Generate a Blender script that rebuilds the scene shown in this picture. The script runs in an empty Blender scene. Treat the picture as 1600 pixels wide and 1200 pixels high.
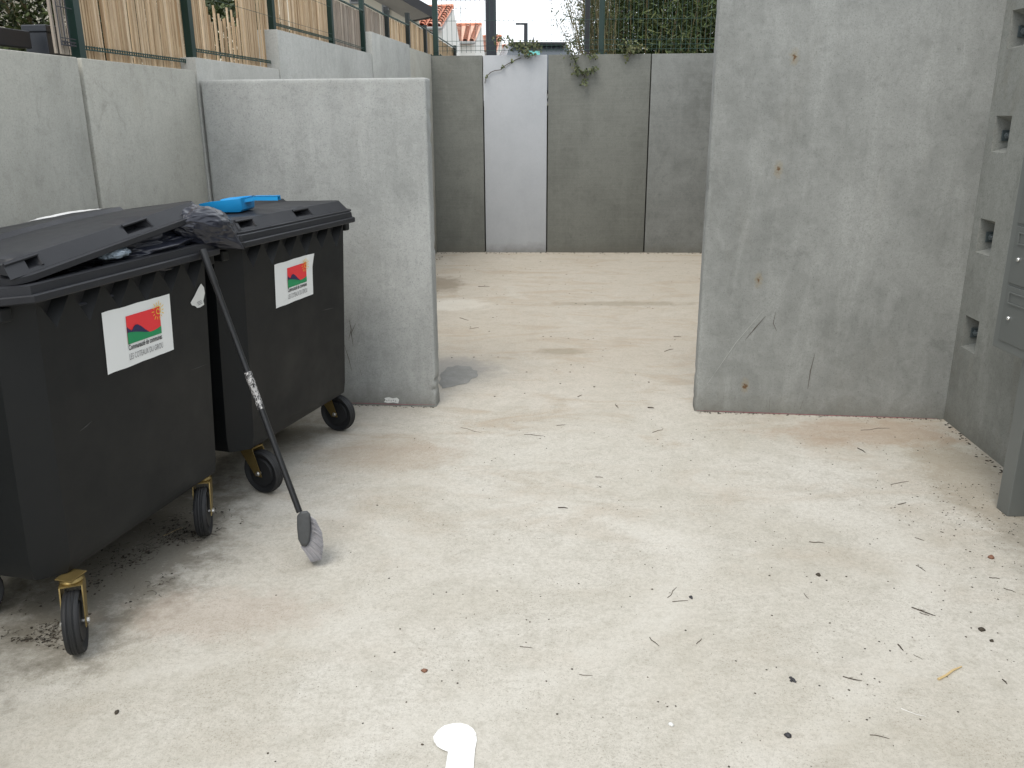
import bpy, bmesh, math, random
from mathutils import Vector, Matrix, noise
random.seed(7)
SC = bpy.context.scene
COL = SC.collection
R = math.radians

# ------------------------------------------------------------------ camera
FPX = 1340.0; PITCH = R(17.2); ROLL = R(0.33); EYE = 1.6
fw = Vector((0, math.cos(PITCH), -math.sin(PITCH))); up0 = Vector((0, math.sin(PITCH), math.cos(PITCH))); rt0 = Vector((1, 0, 0))
rt = rt0 * math.cos(ROLL) - up0 * math.sin(ROLL)
up = up0 * math.cos(ROLL) + rt0 * math.sin(ROLL)
CP = Vector((0, 0, EYE))
cam = bpy.data.objects.new('camera', bpy.data.cameras.new('camera'))
COL.objects.link(cam)
M3 = Matrix((rt, up, -fw)).transposed()
cam.matrix_world = Matrix.Translation(CP) @ M3.to_4x4()
cam.data.sensor_width = 36; cam.data.lens = 36 * FPX / 1600; cam.data.clip_end = 2000; cam.data.clip_start = 0.02
SC.camera = cam

# ------------------------------------------------------------------ world, sun, exposure
SUN_EL, SUN_AZ = R(58), R(205)     # azimuth measured from +Y clockwise; sun high behind the camera, veiled
w = bpy.data.worlds.new('World'); SC.world = w; w.use_nodes = True
nt = w.node_tree; nt.nodes.clear()
out = nt.nodes.new('ShaderNodeOutputWorld'); bg = nt.nodes.new('ShaderNodeBackground')
sky = nt.nodes.new('ShaderNodeTexSky'); sky.sky_type = 'NISHITA'; sky.sun_disc = False
sky.sun_elevation = SUN_EL; sky.sun_rotation = SUN_AZ; sky.air_density = 1.0; sky.dust_density = 4.0; sky.ozone_density = 1.0
hs = nt.nodes.new('ShaderNodeHueSaturation'); hs.inputs['Saturation'].default_value = 0.42
tc = nt.nodes.new('ShaderNodeTexCoord'); nz = nt.nodes.new('ShaderNodeTexNoise'); nz.inputs['Scale'].default_value = 1.6; nz.inputs['Detail'].default_value = 6
cr = nt.nodes.new('ShaderNodeValToRGB'); cr.color_ramp.elements[0].position = 0.35; cr.color_ramp.elements[0].color = (0.25,)*3 + (1,); cr.color_ramp.elements[1].position = 0.6; cr.color_ramp.elements[1].color = (1, 1, 1, 1)
mx = nt.nodes.new('ShaderNodeMix'); mx.data_type = 'RGBA'; mx.inputs[7].default_value = (13.5, 14.2, 15.0, 1)
nt.links.new(sky.outputs[0], hs.inputs['Color']); nt.links.new(tc.outputs['Generated'], nz.inputs['Vector']); nt.links.new(nz.outputs[0], cr.inputs[0])
nt.links.new(cr.outputs[0], mx.inputs[0]); nt.links.new(hs.outputs[0], mx.inputs[6]); nt.links.new(mx.outputs[2], bg.inputs[0])
bg.inputs[1].default_value = 0.075
nt.links.new(bg.outputs[0], out.inputs[0])
sl = bpy.data.lights.new('sun', 'SUN'); sl.energy = 0.9; sl.angle = R(28); sl.color = (1, 0.95, 0.86)
so = bpy.data.objects.new('sun', sl); COL.objects.link(so)
sd = Vector((math.sin(SUN_AZ) * math.cos(SUN_EL), math.cos(SUN_AZ) * math.cos(SUN_EL), math.sin(SUN_EL)))
so.rotation_euler = sd.to_track_quat('Z', 'Y').to_euler(); so.location = (0, 0, 12)
SC.view_settings.view_transform = 'Standard'; SC.view_settings.look = 'None'; SC.view_settings.gamma = 1
SC.view_settings.exposure = 0.86

# ------------------------------------------------------------------ helpers
def ray(x, y): return fw + rt * ((x - 800) / FPX) - up * ((y - 600) / FPX)
def gnd(x, y, z=0.0):
    d = ray(x, y); return CP + d * ((z - EYE) / d.z)
def atY(x, y, Y):
    d = ray(x, y); return CP + d * (Y / d.y)
def onl(x, y, a, b):
    n = Vector((-(b[1] - a[1]), b[0] - a[0])); d = ray(x, y)
    t = (n.x * a[0] + n.y * a[1]) / (n.x * d.x + n.y * d.y); return CP + d * t

def tag(o, label=None, cat=None, group=None, kind=None):
    if label: o['label'] = label
    if cat: o['category'] = cat
    if group: o['group'] = group
    if kind: o['kind'] = kind
    return o
def empty(name, loc, rz=0, label=None, cat=None, group=None):
    o = bpy.data.objects.new(name, None); COL.objects.link(o); o.location = loc; o.rotation_euler = (0, 0, rz); o.empty_display_size = .1
    return tag(o, label, cat, group)

class MB:
    def __init__(s): s.v = []; s.f = []
    def add(s, vs, fs):
        b = len(s.v); s.v += [tuple(p) for p in vs]; s.f += [tuple(b + i for i in f) for f in fs]
    def box(s, x0, y0, z0, x1, y1, z1, m=None):
        vs = [Vector(p) for p in ((x0,y0,z0),(x1,y0,z0),(x1,y1,z0),(x0,y1,z0),(x0,y0,z1),(x1,y0,z1),(x1,y1,z1),(x0,y1,z1))]
        if m: vs = [m @ p for p in vs]
        s.add(vs, [(0,3,2,1),(4,5,6,7),(0,1,5,4),(1,2,6,5),(2,3,7,6),(3,0,4,7)])
    def tube(s, pts, r, n=8, cap=True):
        pts = [Vector(p) for p in pts]; rs = r if isinstance(r, (list, tuple)) else [r] * len(pts)
        b = len(s.v); pu = None
        for i, p in enumerate(pts):
            t = (pts[min(i+1, len(pts)-1)] - pts[max(i-1, 0)]).normalized()
            if pu is None: pu = t.orthogonal().normalized()
            u = (pu - t * pu.dot(t)); u = u.normalized() if u.length > 1e-6 else t.orthogonal().normalized(); pu = u; v = t.cross(u)
            for k in range(n):
                a = 2 * math.pi * k / n; s.v.append(tuple(p + (u * math.cos(a) + v * math.sin(a)) * rs[i]))
        for i in range(len(pts) - 1):
            for k in range(n):
                a = b + i*n + k; c = b + i*n + (k+1) % n; s.f.append((a, c, c + n, a + n))
        if cap:
            s.f.append(tuple(b + k for k in reversed(range(n)))); s.f.append(tuple(b + (len(pts)-1)*n + k for k in range(n)))
    def ring_loft(s, rings, cap0=True, cap1=True):
        b = len(s.v); n = len(rings[0])
        for rg in rings: s.v += [tuple(p) for p in rg]
        for i in range(len(rings) - 1):
            for k in range(n):
                a = b + i*n + k; c = b + i*n + (k+1) % n; s.f.append((a, c, c + n, a + n))
        if cap0: s.f.append(tuple(b + k for k in reversed(range(n))))
        if cap1: s.f.append(tuple(b + (len(rings)-1)*n + k for k in range(n)))
    def lathe(s, prof, m, n=32):
        rings = []
        for (r_, x) in prof: rings.append([m @ Vector((x, r_ * math.cos(2*math.pi*k/n), r_ * math.sin(2*math.pi*k/n))) for k in range(n)])
        s.ring_loft(rings)
    def build(s, name, mat, parent=None, loc=None, rz=0, smooth=False, bevel=0, seg=2, auto=35, weld=False):
        me = bpy.data.meshes.new(name); me.from_pydata(s.v, [], s.f); me.materials.append(mat)
        bm = bmesh.new(); bm.from_mesh(me)
        if weld: bmesh.ops.remove_doubles(bm, verts=bm.verts, dist=1e-5)
        bmesh.ops.recalc_face_normals(bm, faces=bm.faces)
        if bevel:
            es = [e for e in bm.edges if len(e.link_faces) == 2 and e.calc_face_angle(0) > R(30)]
            bmesh.ops.bevel(bm, geom=es, offset=bevel, segments=seg, affect='EDGES', profile=0.5, clamp_overlap=True)
        bm.to_mesh(me); bm.free()
        if smooth:
            me.polygons.foreach_set('use_smooth', [True] * len(me.polygons))
            try: me.set_sharp_from_angle(angle=R(auto))
            except Exception: pass
        o = bpy.data.objects.new(name, me); COL.objects.link(o)
        if parent: o.parent = parent
        if loc is not None: o.location = loc
        o.rotation_euler = (0, 0, rz)
        return o

# ------------------------------------------------------------------ materials
class NT:
    def __init__(s, name):
        s.m = bpy.data.materials.new(name); s.m.use_nodes = True; s.t = s.m.node_tree
        s.b = s.t.nodes['Principled BSDF']; s.c = s.t.nodes.new('ShaderNodeTexCoord'); s.oi = s.t.nodes.new('ShaderNodeObjectInfo')
    def n(s, typ, **kw):
        nd = s.t.nodes.new('ShaderNode' + typ)
        for k, v in kw.items(): setattr(nd, k, v)
        return nd
    def L(s, a, b): s.t.links.new(a, b)
    def co(s, sc=(1,1,1), rnd=True, loc=(0,0,0)):
        mp = s.n('Mapping'); mp.inputs['Scale'].default_value = sc; mp.inputs['Location'].default_value = loc; s.L(s.c.outputs['Object'], mp.inputs[0])
        if not rnd: return mp.outputs[0]
        a = s.n('VectorMath', operation='ADD'); s.L(mp.outputs[0], a.inputs[0])
        k = s.n('Math', operation='MULTIPLY'); s.L(s.oi.outputs['Random'], k.inputs[0]); k.inputs[1].default_value = 37; s.L(k.outputs[0], a.inputs[1]); return a.outputs[0]
    def noise(s, sc, detail=6, rough=.6, vec=None, dist=0):
        q = s.n('TexNoise'); q.inputs['Scale'].default_value = sc; q.inputs['Detail'].default_value = detail; q.inputs['Roughness'].default_value = rough; q.inputs['Distortion'].default_value = dist
        s.L(vec if vec is not None else s.co(), q.inputs['Vector']); return q.outputs[0]
    def ramp(s, src, lo, hi, c0=0.0, c1=1.0):
        q = s.n('MapRange'); q.inputs[1].default_value = lo; q.inputs[2].default_value = hi; q.inputs[3].default_value = c0; q.inputs[4].default_value = c1; s.L(src, q.inputs[0]); return q.outputs[0]
    def mul(s, a, b):
        q = s.n('Math', operation='MULTIPLY'); s.put(a, q.inputs[0]); s.put(b, q.inputs[1]); return q.outputs[0]
    def op(s, o_, a, b):
        q = s.n('Math', operation=o_); s.put(a, q.inputs[0]); s.put(b, q.inputs[1]); return q.outputs[0]
    def put(s, a, sock):
        if isinstance(a, (int, float)): sock.default_value = a
        elif isinstance(a, tuple): sock.default_value = a if len(a) == 4 else a + (1,)
        else: s.L(a, sock)
    def mix(s, f, a, b, mode='MIX'):
        q = s.n('Mix', data_type='RGBA', blend_type=mode); s.put(f, q.inputs[0]); s.put(a, q.inputs[6]); s.put(b, q.inputs[7]); return q.outputs[2]
    def bump(s, h, st=.3, d=.01):
        q = s.n('Bump'); q.inputs['Strength'].default_value = st; q.inputs['Distance'].default_value = d; s.L(h, q.inputs['Height']); s.L(q.outputs[0], s.b.inputs['Normal'])
    def base(s, c, rough=.6, metal=0.0, spec=None):
        s.put(c, s.b.inputs['Base Color']); s.put(rough, s.b.inputs['Roughness']); s.b.inputs['Metallic'].default_value = metal
        if spec is not None: s.b.inputs['Specular IOR Level'].default_value = spec
        return s.m

def concrete(name, col, light, dark, streak=.35, grain=.5, spots=(), brown=0.0, mot=1.0, pores=True, rough=.85, rows=0.0):
    t = NT(name)
    big = t.noise(1.3, 5, .6); med = t.noise(7, 7, .7); fine = t.noise(90, 4, .75)
    st = t.noise(1, 6, .7, t.co((5, 5, .9)), .8); st2 = t.noise(1, 6, .7, t.co((16, 16, 1.8)), 1.2)
    c = t.mix(t.ramp(big, .36, .64), dark, light)
    c = t.mix(.35, c, col)
    c = t.mix(t.ramp(med, .42, .7, 0, .5), c, light)
    c = t.mix(t.ramp(st, .5, .75, 0, streak * .9), c, tuple(min(1, k * 1.35) for k in light))
    c = t.mix(t.ramp(st2, .56, .78, 0, streak * .55), c, tuple(k * .62 for k in dark))
    mott = t.noise(16, 8, .75, None, .4); blt = t.noise(42, 6, .8)
    c = t.mix(t.ramp(mott, .5, .72, 0, .34 * mot), c, tuple(k * .68 for k in dark))
    c = t.mix(t.ramp(blt, .54, .72, 0, .34 * mot), c, tuple(k * .66 for k in dark)); c = t.mix(t.ramp(blt, .44, .32, 0, .22 * mot), c, tuple(min(1, k * 1.2) for k in light))
    c = t.mix(t.ramp(fine, .35, .7, 0, grain), c, tuple(k * .8 for k in col))
    gr2 = t.noise(150, 3, .8); c = t.mix(t.ramp(gr2, .54, .68, 0, grain), c, tuple(k * .6 for k in dark)); c = t.mix(t.ramp(t.noise(6, 8, .82, t.co((1, 1, .8)), .6), .56, .66, 0, .35 * mot), c, tuple(k * .78 for k in dark))
    if rows:
        rw = t.noise(1, 3, .6, t.co((1.5, 1.5, 70))); c = t.mix(t.ramp(rw, .45, .65, 0, rows), c, tuple(k * 1.3 for k in light))
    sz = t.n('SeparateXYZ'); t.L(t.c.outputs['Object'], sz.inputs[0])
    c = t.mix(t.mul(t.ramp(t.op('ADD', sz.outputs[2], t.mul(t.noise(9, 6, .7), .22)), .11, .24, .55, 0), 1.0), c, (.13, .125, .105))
    if brown: c = t.mix(t.ramp(t.noise(3.2, 6, .7, t.co((1, 1, .4))), .55, .75, 0, brown), c, (.16, .13, .085))
    if pores:
        vo = t.n('TexVoronoi', feature='F1'); vo.inputs['Scale'].default_value = 26; t.L(t.co(), vo.inputs['Vector'])
        pm = t.ramp(vo.outputs['Distance'], .035, .07, 1, 0); gate = t.ramp(t.noise(3, 2, .5), .5, .56, 0, 1)
        c = t.mix(t.mul(t.mul(pm, gate), .65), c, tuple(k * .3 for k in dark))
    for (p, r_, cc) in spots:
        nn = t.n('TexNoise'); nn.inputs['Scale'].default_value = 55; nn.inputs['Detail'].default_value = 3; t.L(t.c.outputs['Object'], nn.inputs['Vector'])
        sc = t.n('VectorMath', operation='SCALE'); sc.inputs['Scale'].default_value = r_ * 3.2; t.L(nn.outputs['Color'], sc.inputs[0])
        q = t.n('VectorMath', operation='ADD'); t.L(t.c.outputs['Object'], q.inputs[0]); t.L(sc.outputs[0], q.inputs[1])
        sb = t.n('VectorMath', operation='SUBTRACT'); t.L(q.outputs[0], sb.inputs[0]); sb.inputs[1].default_value = tuple(k + r_ * 1.6 for k in p)
        ml_ = t.n('VectorMath', operation='MULTIPLY'); t.L(sb.outputs[0], ml_.inputs[0]); ml_.inputs[1].default_value = (1, 1, .5)
        ln = t.n('VectorMath', operation='LENGTH'); t.L(ml_.outputs[0], ln.inputs[0])
        c = t.mix(t.ramp(ln.outputs['Value'], r_ * .9, r_ * 1.9, .35, 0), c, (.26, .2, .1)); c = t.mix(t.ramp(ln.outputs['Value'], r_ * .35, r_ * .75, .9, 0), c, cc)
    h = t.op('ADD', t.mul(med, .6), t.mul(fine, .5)); t.bump(h, .35, .006)
    return t.base(c, rough, 0, .3)

def plastic(name, col, rough=.45, wear=.12, fine=300, bump=.12):
    t = NT(name)
    n1 = t.noise(5, 6, .6); n2 = t.noise(1, 4, .6, t.co((30, 30, 2.5)))
    c = t.mix(t.ramp(n1, .45, .72, 0, wear * 2), col, tuple(min(1, k * 1.5 + .003) for k in col))
    c = t.mix(t.ramp(n2, .62, .78, 0, wear), c, (.07, .07, .07))
    sp = t.noise(140, 3, .6); c = t.mix(t.ramp(sp, .70, .78, 0, wear * 1.3), c, (.14, .14, .135))
    t.bump(t.noise(fine, 3, .6), bump, .001)
    r_ = t.ramp(n1, .3, .7, rough - .06, rough + .12)
    return t.base(c, r_, 0, .32)
def simple(name, col, rough=.6, metal=0.0, var=.25, scale=20, spec=None):
    t = NT(name); c = t.mix(t.ramp(t.noise(scale, 5, .6), .3, .7, 0, var), col, tuple(k * .55 for k in col)); t.bump(t.noise(scale * 6, 3, .6), .15, .002)
    return t.base(c, rough, metal, spec)
def island(name, cols, rough=.7, var=.35, trans=0.0, scale=30, streak=None):
    t = NT(name); g = t.n('NewGeometry'); cr_ = t.n('ValToRGB'); t.L(g.outputs['Random Per Island'], cr_.inputs[0])
    el = cr_.color_ramp.elements
    while len(el) < len(cols): el.new(.5)
    for i, cc in enumerate(cols): el[i].position = i / (len(cols) - 1); el[i].color = tuple(cc) + (1,)
    v = t.co(streak if streak else (1, 1, 1)); c = t.mix(t.ramp(t.noise(scale, 5, .65, v), .35, .7, 0, var), cr_.outputs[0], tuple(k * .45 for k in cols[0]))
    m = t.base(c, rough)
    if trans:
        try: t.b.inputs['Transmission Weight'].default_value = 0
        except Exception: pass
        tr = t.n('BsdfTranslucent'); t.L(c, tr.inputs[0]); ms = t.n('MixShader'); ms.inputs[0].default_value = trans
        o_ = [x for x in t.t.nodes if x.type == 'OUTPUT_MATERIAL'][0]; t.L(t.b.outputs[0], ms.inputs[1]); t.L(tr.outputs[0], ms.inputs[2]); t.L(ms.outputs[0], o_.inputs[0])
    return m

def floor_mat():
    t = NT('floor_concrete'); v = t.co((1, 1, 1), False)
    sep = t.n('SeparateXYZ'); t.L(t.c.outputs['Object'], sep.inputs[0])
    X, Y = sep.outputs[0], sep.outputs[1]
    big = t.noise(.9, 6, .62, v, .6); b2 = t.noise(2.4, 7, .68, t.co((.6, 1.3, 1), False, (3, 1, 0)), .8); med = t.noise(9, 8, .72, v, .5); fine = t.noise(60, 5, .75, v); vf = t.noise(230, 3, .7, v)
    base = t.mix(t.ramp(big, .35, .66), (.475, .448, .388), (.585, .566, .518))
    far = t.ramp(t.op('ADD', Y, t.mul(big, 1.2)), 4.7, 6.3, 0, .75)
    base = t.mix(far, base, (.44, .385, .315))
    # reddish earth film, own shapes
    base = t.mix(t.mul(t.ramp(b2, .50, .66, 0, 1), t.ramp(Y, 2.4, 4.5, .12, .6)), base, (.36, .28, .195))
    base = t.mix(t.ramp(t.noise(1.6, 7, .66, t.co((1.2, .8, 1), False, (9, 4, 0)), .7), .58, .74, 0, .35), base, (.60, .59, .54))
    base = t.mix(t.ramp(med, .46, .70, 0, .36), base, (.32, .305, .255))
    base = t.mix(t.ramp(t.noise(26, 7, .8, v, .3), .50, .68, 0, .45), base, (.31, .285, .24))
    base = t.mix(t.ramp(fine, .45, .62, 0, .40), base, (.33, .31, .26))
    base = t.mix(t.ramp(vf, .56, .66, 0, .5), base, (.20, .19, .16))
    # sweeping trowel / tyre marks
    wv = t.n('TexWave', wave_type='RINGS', rings_direction='Z'); wv.inputs['Scale'].default_value = .9; wv.inputs['Distortion'].default_value = 3.5; wv.inputs['Detail'].default_value = 4; t.L(t.co((.35, 1.0, 1), False, (1.0, -2.8, 0)), wv.inputs['Vector'])
    base = t.mix(t.mul(t.mul(t.ramp(wv.outputs[1], .82, .98, 0, 1), t.ramp(Y, 3.2, 4.4, 1, 0)), t.ramp(med, .4, .6, .0, .3)), base, (.68, .66, .61))
    def blob(cx, cy, rx, ry, col, a, nsc=5.0, na=.8, src=None):
        nonlocal base
        dx = t.mul(t.op('SUBTRACT', X, cx), 1 / rx); dy = t.mul(t.op('SUBTRACT', Y, cy), 1 / ry)
        d = t.op('SQRT', t.op('ADD', t.mul(dx, dx), t.mul(dy, dy)), 0.0)
        d = t.op('ADD', d, t.mul(t.op('SUBTRACT', t.noise(nsc, 7, .7, v), .5), na * 2))
        base = t.mix(t.ramp(d, .55, 1.05, a, 0), base, col)
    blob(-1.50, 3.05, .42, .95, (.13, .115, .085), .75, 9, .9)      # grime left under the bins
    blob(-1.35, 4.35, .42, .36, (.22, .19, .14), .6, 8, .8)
    blob(-.62, 4.0, .45, .28, (.33, .25, .18), .35, 7, .9)
    blob(-1.0, 2.55, .4, .18, (.40, .31, .25), .3, 8, 1.0)
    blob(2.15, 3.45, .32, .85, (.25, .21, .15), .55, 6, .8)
    blob(1.9, 4.25, .6, .25, (.34, .245, .17), .5, 6, .9)
    blob(-.45, 5.5, .40, .35, (.25, .245, .235), .6, 8, .7)
    blob(-.75, 8.6, .3, .5, (.20, .165, .12), .7, 8, .8)
    blob(-.5, 7.6, .4, .3, (.60, .58, .52), .5, 6, .8)
    blob(1.0, 7.6, .8, .12, (.25, .22, .16), .55, 7, .8)
    blob(.35, 5.95, .22, .1, (.22, .19, .13), .5, 9, .8)
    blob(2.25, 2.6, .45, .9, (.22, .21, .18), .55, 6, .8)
    '''hairline crack lines
    ck = t.n('TexVoronoi', feature='DISTANCE_TO_EDGE'); ck.inputs['Scale'].default_value = .55
    cvn = t.n('TexNoise'); cvn.inputs['Scale'].default_value = 6; cvn.inputs['Detail'].default_value = 6; t.L(v, cvn.inputs['Vector'])
    vs = t.n('VectorMath', operation='SCALE'); vs.inputs['Scale'].default_value = .12; t.L(cvn.outputs['Color'], vs.inputs[0])
    va = t.n('VectorMath', operation='ADD'); t.L(v, va.inputs[0]); t.L(vs.outputs[0], va.inputs[1]); t.L(va.outputs[0], ck.inputs['Vector'])
    base = t.mix(t.mul(t.ramp(ck.outputs['Distance'], .0, .003, .5, 0), t.ramp(big, .5, .56)), base, (.2, .18, .15))'''
    base = t.mix(t.mul(t.ramp(t.noise(130, 6, .8, v), .55, .62, 0, .7), t.ramp(t.noise(3, 4, .6, v), .4, .6, .25, 1)), base, (.16, .145, .115))
    base = t.mix(t.ramp(t.noise(45, 6, .8, t.co((1,1,1),False,(7,2,0)), .3), .60, .68, 0, .4), base, (.68, .67, .62))
    h = t.op('ADD', t.mul(med, .5), t.op('ADD', t.mul(fine, .5), t.mul(vf, .3))); t.bump(h, .4, .004)
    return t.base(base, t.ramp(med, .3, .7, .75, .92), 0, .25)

def spt(*l): return l
M = {}
M['floor'] = floor_mat()
M['wall_warm'] = concrete('warm_grey_concrete', (.395, .39, .345), (.47, .462, .41), (.275, .272, .238), .3, .5, brown=.25)
M['wall_pale'] = concrete('pale_concrete', (.44, .44, .41), (.52, .52, .49), (.34, .34, .31), .35, .4)
M['part_left'] = concrete('bluish_grey_concrete', (.345, .355, .345), (.425, .436, .425), (.225, .236, .229), .35, .5, brown=.15)
M['wall_step'] = concrete('light_grey_concrete', (.41, .415, .39), (.49, .495, .47), (.30, .305, .285), .35, .5, brown=.12)
M['part_right'] = concrete('stained_grey_concrete', (.272, .280, .268), (.345, .355, .342), (.160, .167, .158), .45, .5, brown=.12,
    spots=[((.385, 0, 1.885), .014, (.11, .055, .02)), ((.353, 0, 1.34), .014, (.11, .055, .02)), ((.298, 0, .76), .014, (.11, .055, .02)), ((.27, 0, .16), .014, (.11, .055, .02))])
M['back_dark'] = concrete('dark_damp_concrete', (.145, .15, .135), (.185, .19, .172), (.115, .118, .106), .3, .45, pores=True, rows=.1)
M['back_dark2'] = concrete('dark_patchy_concrete', (.155, .16, .152), (.24, .25, .24), (.115, .12, .112), .25, .45, rows=.05)
M['back_light'] = concrete('light_new_concrete', (.37, .385, .405), (.405, .42, .44), (.335, .35, .37), .12, .2, mot=.3, pores=False)
M['wall_right'] = concrete('rough_grey_concrete', (.25, .258, .238), (.31, .32, .30), (.155, .16, .147), .45, .6, brown=.35)
M['bin'] = plastic('anthracite_plastic', (.0058, .0070, .0080), .5, .03, bump=.04)
M['lid'] = plastic('weathered_dark_plastic', (.019, .020, .0235), .46, .14, bump=.2)
M['rubber'] = simple('black_rubber', (.014, .015, .017), .6, 0, .4, 40)
M['brass'] = simple('yellow_zinc', (.30, .22, .085), .42, .75, .5, 30)
M['bolt'] = simple('bright_steel', (.62, .62, .6), .3, .9, .3, 50)
M['bag'] = NT('black_bin_liner').base((.016, .018, .028), .30)
M['bluebag'] = simple('blue_grey_bag_film', (.22, .27, .32), .35, 0, .4, 12)
M['whitebag'] = simple('white_plastic_film', (.75, .75, .73), .4, 0, .15, 10)
M['blue'] = simple('bright_blue_plastic', (.012, .27, .60), .35, 0, .12, 8)
M['blackmetal'] = simple('black_tube', (.016, .017, .019), .4, 0, .3, 40)
M['brush'] = simple('worn_grey_plastic', (.075, .08, .085), .6, 0, .5, 40)
M['bristle'] = island('grey_bristles', [(.20, .20, .215), (.36, .36, .385), (.29, .28, .295), (.40, .39, .40)], .7, .2)
t_ = NT('scuffed_tape'); q = t_.noise(110, 5, .7, t_.co((1, 1, .4)), 1.5); M['tape'] = t_.base(t_.mix(t_.ramp(q, .49, .53), (.03, .03, .033), (.5, .5, .5)), .5)
M['white'] = simple('white_vinyl', (.78, .80, .80), .45, 0, .05, 6)
M['paper'] = simple('torn_paper', (.72, .73, .71), .7, 0, .2, 30)
M['red'] = simple('red_ink', (.80, .035, .045), .5, 0, .05); M['green'] = simple('green_ink', (.008, .27, .10), .5, 0, .1); M['navy'] = simple('navy_ink', (.02, .016, .08), .5, 0, .1)
M['yellow'] = simple('yellow_ink', (.85, .55, .05), .5, 0, .05); M['ink'] = simple('black_ink', (.03, .03, .035), .6, 0, .1); M['inkgrey'] = simple('faded_ink', (.22, .22, .23), .6, 0, .1)
M['gpost'] = simple('dark_green_paint', (.004, .026, .020), .4, 0, .3, 10)
M['wire'] = simple('dark_green_wire', (.02, .055, .045), .5, 0, .2)
M['slat'] = island('chestnut_slats', [(.34, .22, .115), (.56, .41, .255), (.70, .55, .38), (.46, .325, .19), (.62, .47, .31)], .8, .5, 0, 22, (6, 6, .35))
M['slatgrey'] = island('weathered_slats', [(.24, .195, .155), (.36, .30, .245), (.30, .26, .215), (.42, .36, .30)], .85, .5, 0, 22, (6, 6, .35))
M['anthra'] = simple('anthracite_paint', (.016, .020, .028), .45, 0, .2, 8)
M['cream'] = simple('cream_render', (.70, .65, .53), .9, 0, .12, 4); M['whitewall'] = simple('white_render', (.80, .79, .76), .9, 0, .1, 4)
M['soffit'] = simple('grey_soffit', (.42, .40, .37), .8, 0, .2, 4); M['fascia'] = simple('dark_fascia', (.014, .015, .018), .5, 0, .2, 8)
M['tile'] = island('terracotta_tiles', [(.42, .12, .06), (.56, .21, .12), (.66, .33, .22), (.50, .16, .09), (.72, .45, .34)], .85, .4, 0, 6)
M['glass'] = NT('dark_glass').base((.02, .025, .028), .08)
M['shutter'] = simple('grey_shutter', (.30, .31, .31), .6, 0, .2)
M['carpaint'] = simple('grey_car_paint', (.10, .115, .13), .25, .4, .1, 3)
M['teal'] = simple('teal_panel', (.10, .38, .36), .5, 0, .1)
M['leaf'] = island('ivy_leaves', [(.035, .05, .02), (.08, .10, .04), (.13, .14, .06), (.06, .085, .03), (.16, .15, .08)], .6, .3, .15)
M['bamboo'] = island('bamboo_leaves', [(.028, .048, .014), (.06, .095, .026), (.11, .155, .045), (.04, .066, .018), (.20, .22, .08)], .55, .3, .25)
M['willow'] = island('sparse_shrub_leaves', [(.07, .085, .03), (.12, .14, .05), (.16, .15, .07), (.09, .10, .04)], .6, .3, .2)
M['evergreen'] = island('evergreen_leaves', [(.018, .028, .010), (.04, .06, .018), (.10, .13, .04), (.03, .045, .015)], .55, .3, .1)
M['stalk'] = simple('dry_stalks', (.16, .13, .065), .8, 0, .4, 20); M['twig'] = simple('dark_twig', (.07, .055, .04), .85, 0, .4, 40)
M['dirt'] = island('dirt_specks', [(.02, .018, .014), (.05, .042, .03), (.09, .07, .05)], .9, .3)
M['pale'] = simple('pale_split_wood', (.62, .47, .24), .8, 0, .3, 60)
M['asphalt'] = simple('asphalt', (.055, .055, .055), .9, 0, .3, 6); M['soil'] = simple('dry_grass_soil', (.12, .11, .06), .95, 0, .5, 3)
M['mailbox'] = simple('grey_powder_coat', (.105, .113, .108), .42, 0, .06, 5)
M['mailframe'] = simple('grey_powder_coat_frame', (.125, .134, .128), .42, 0, .06, 5)
M['chrome'] = simple('chrome', (.85, .85, .85), .15, 1, .05)
M['paint'] = simple('white_floor_paint', (.86, .86, .86), .6, 0, .06, 12)
t_ = NT('worn_floor_paint'); q = t_.noise(55, 7, .8); q2 = t_.noise(7, 5, .7)
M['paint'] = t_.base(t_.mix(t_.mul(t_.ramp(q, .56, .64), t_.ramp(q2, .3, .6)), (.84, .84, .83), (.50, .48, .43)), .65); t_.bump(q, .3, .003)
M['chalk'] = simple('red_chalk', (.35, .10, .12), .9, 0, .3, 60)
M['mortar'] = concrete('grey_mortar', (.38, .375, .36), (.47, .465, .44), (.27, .268, .26), .3, .6)
M['galv'] = simple('galvanised_steel', (.10, .125, .13), .55, .4, .4, 50)
M['bolt2'] = simple('dull_steel', (.22, .25, .26), .45, .5, .4, 60)
M['blackgreen'] = simple('blackish_green_paint', (.006, .012, .011), .5, 0, .3, 10)
M['paperg'] = simple('pale_scratch', (.42, .43, .41), .9, 0, .3, 60)
M['gap'] = simple('joint_shadow_mastic', (.04, .04, .036), .9, 0, .3, 20)

# ------------------------------------------------------------------ setting
LA, LB = (-1.67, 4.852), (-.932, 10.793)              # left wall line
ldir = Vector((LB[0] - LA[0], LB[1] - LA[1])).normalized(); lang = math.atan2(ldir.y, ldir.x); lnrm = Vector((-ldir.y, ldir.x))   # outward (left)
RA, RB = (2.382, 4.465), (2.339, 3.798)
rdir = Vector((RA[0] - RB[0], RA[1] - RB[1])).normalized()
def LP(Y, off=0.0): 
    k = (Y - LA[1]) / ldir.y; return Vector((LA[0] + ldir.x * k, Y, 0)) + Vector((lnrm.x, lnrm.y, 0)) * off
def RP(Y): return Vector((RB[0] + rdir.x * (Y - RB[1]) / rdir.y, Y, 0))

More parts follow.
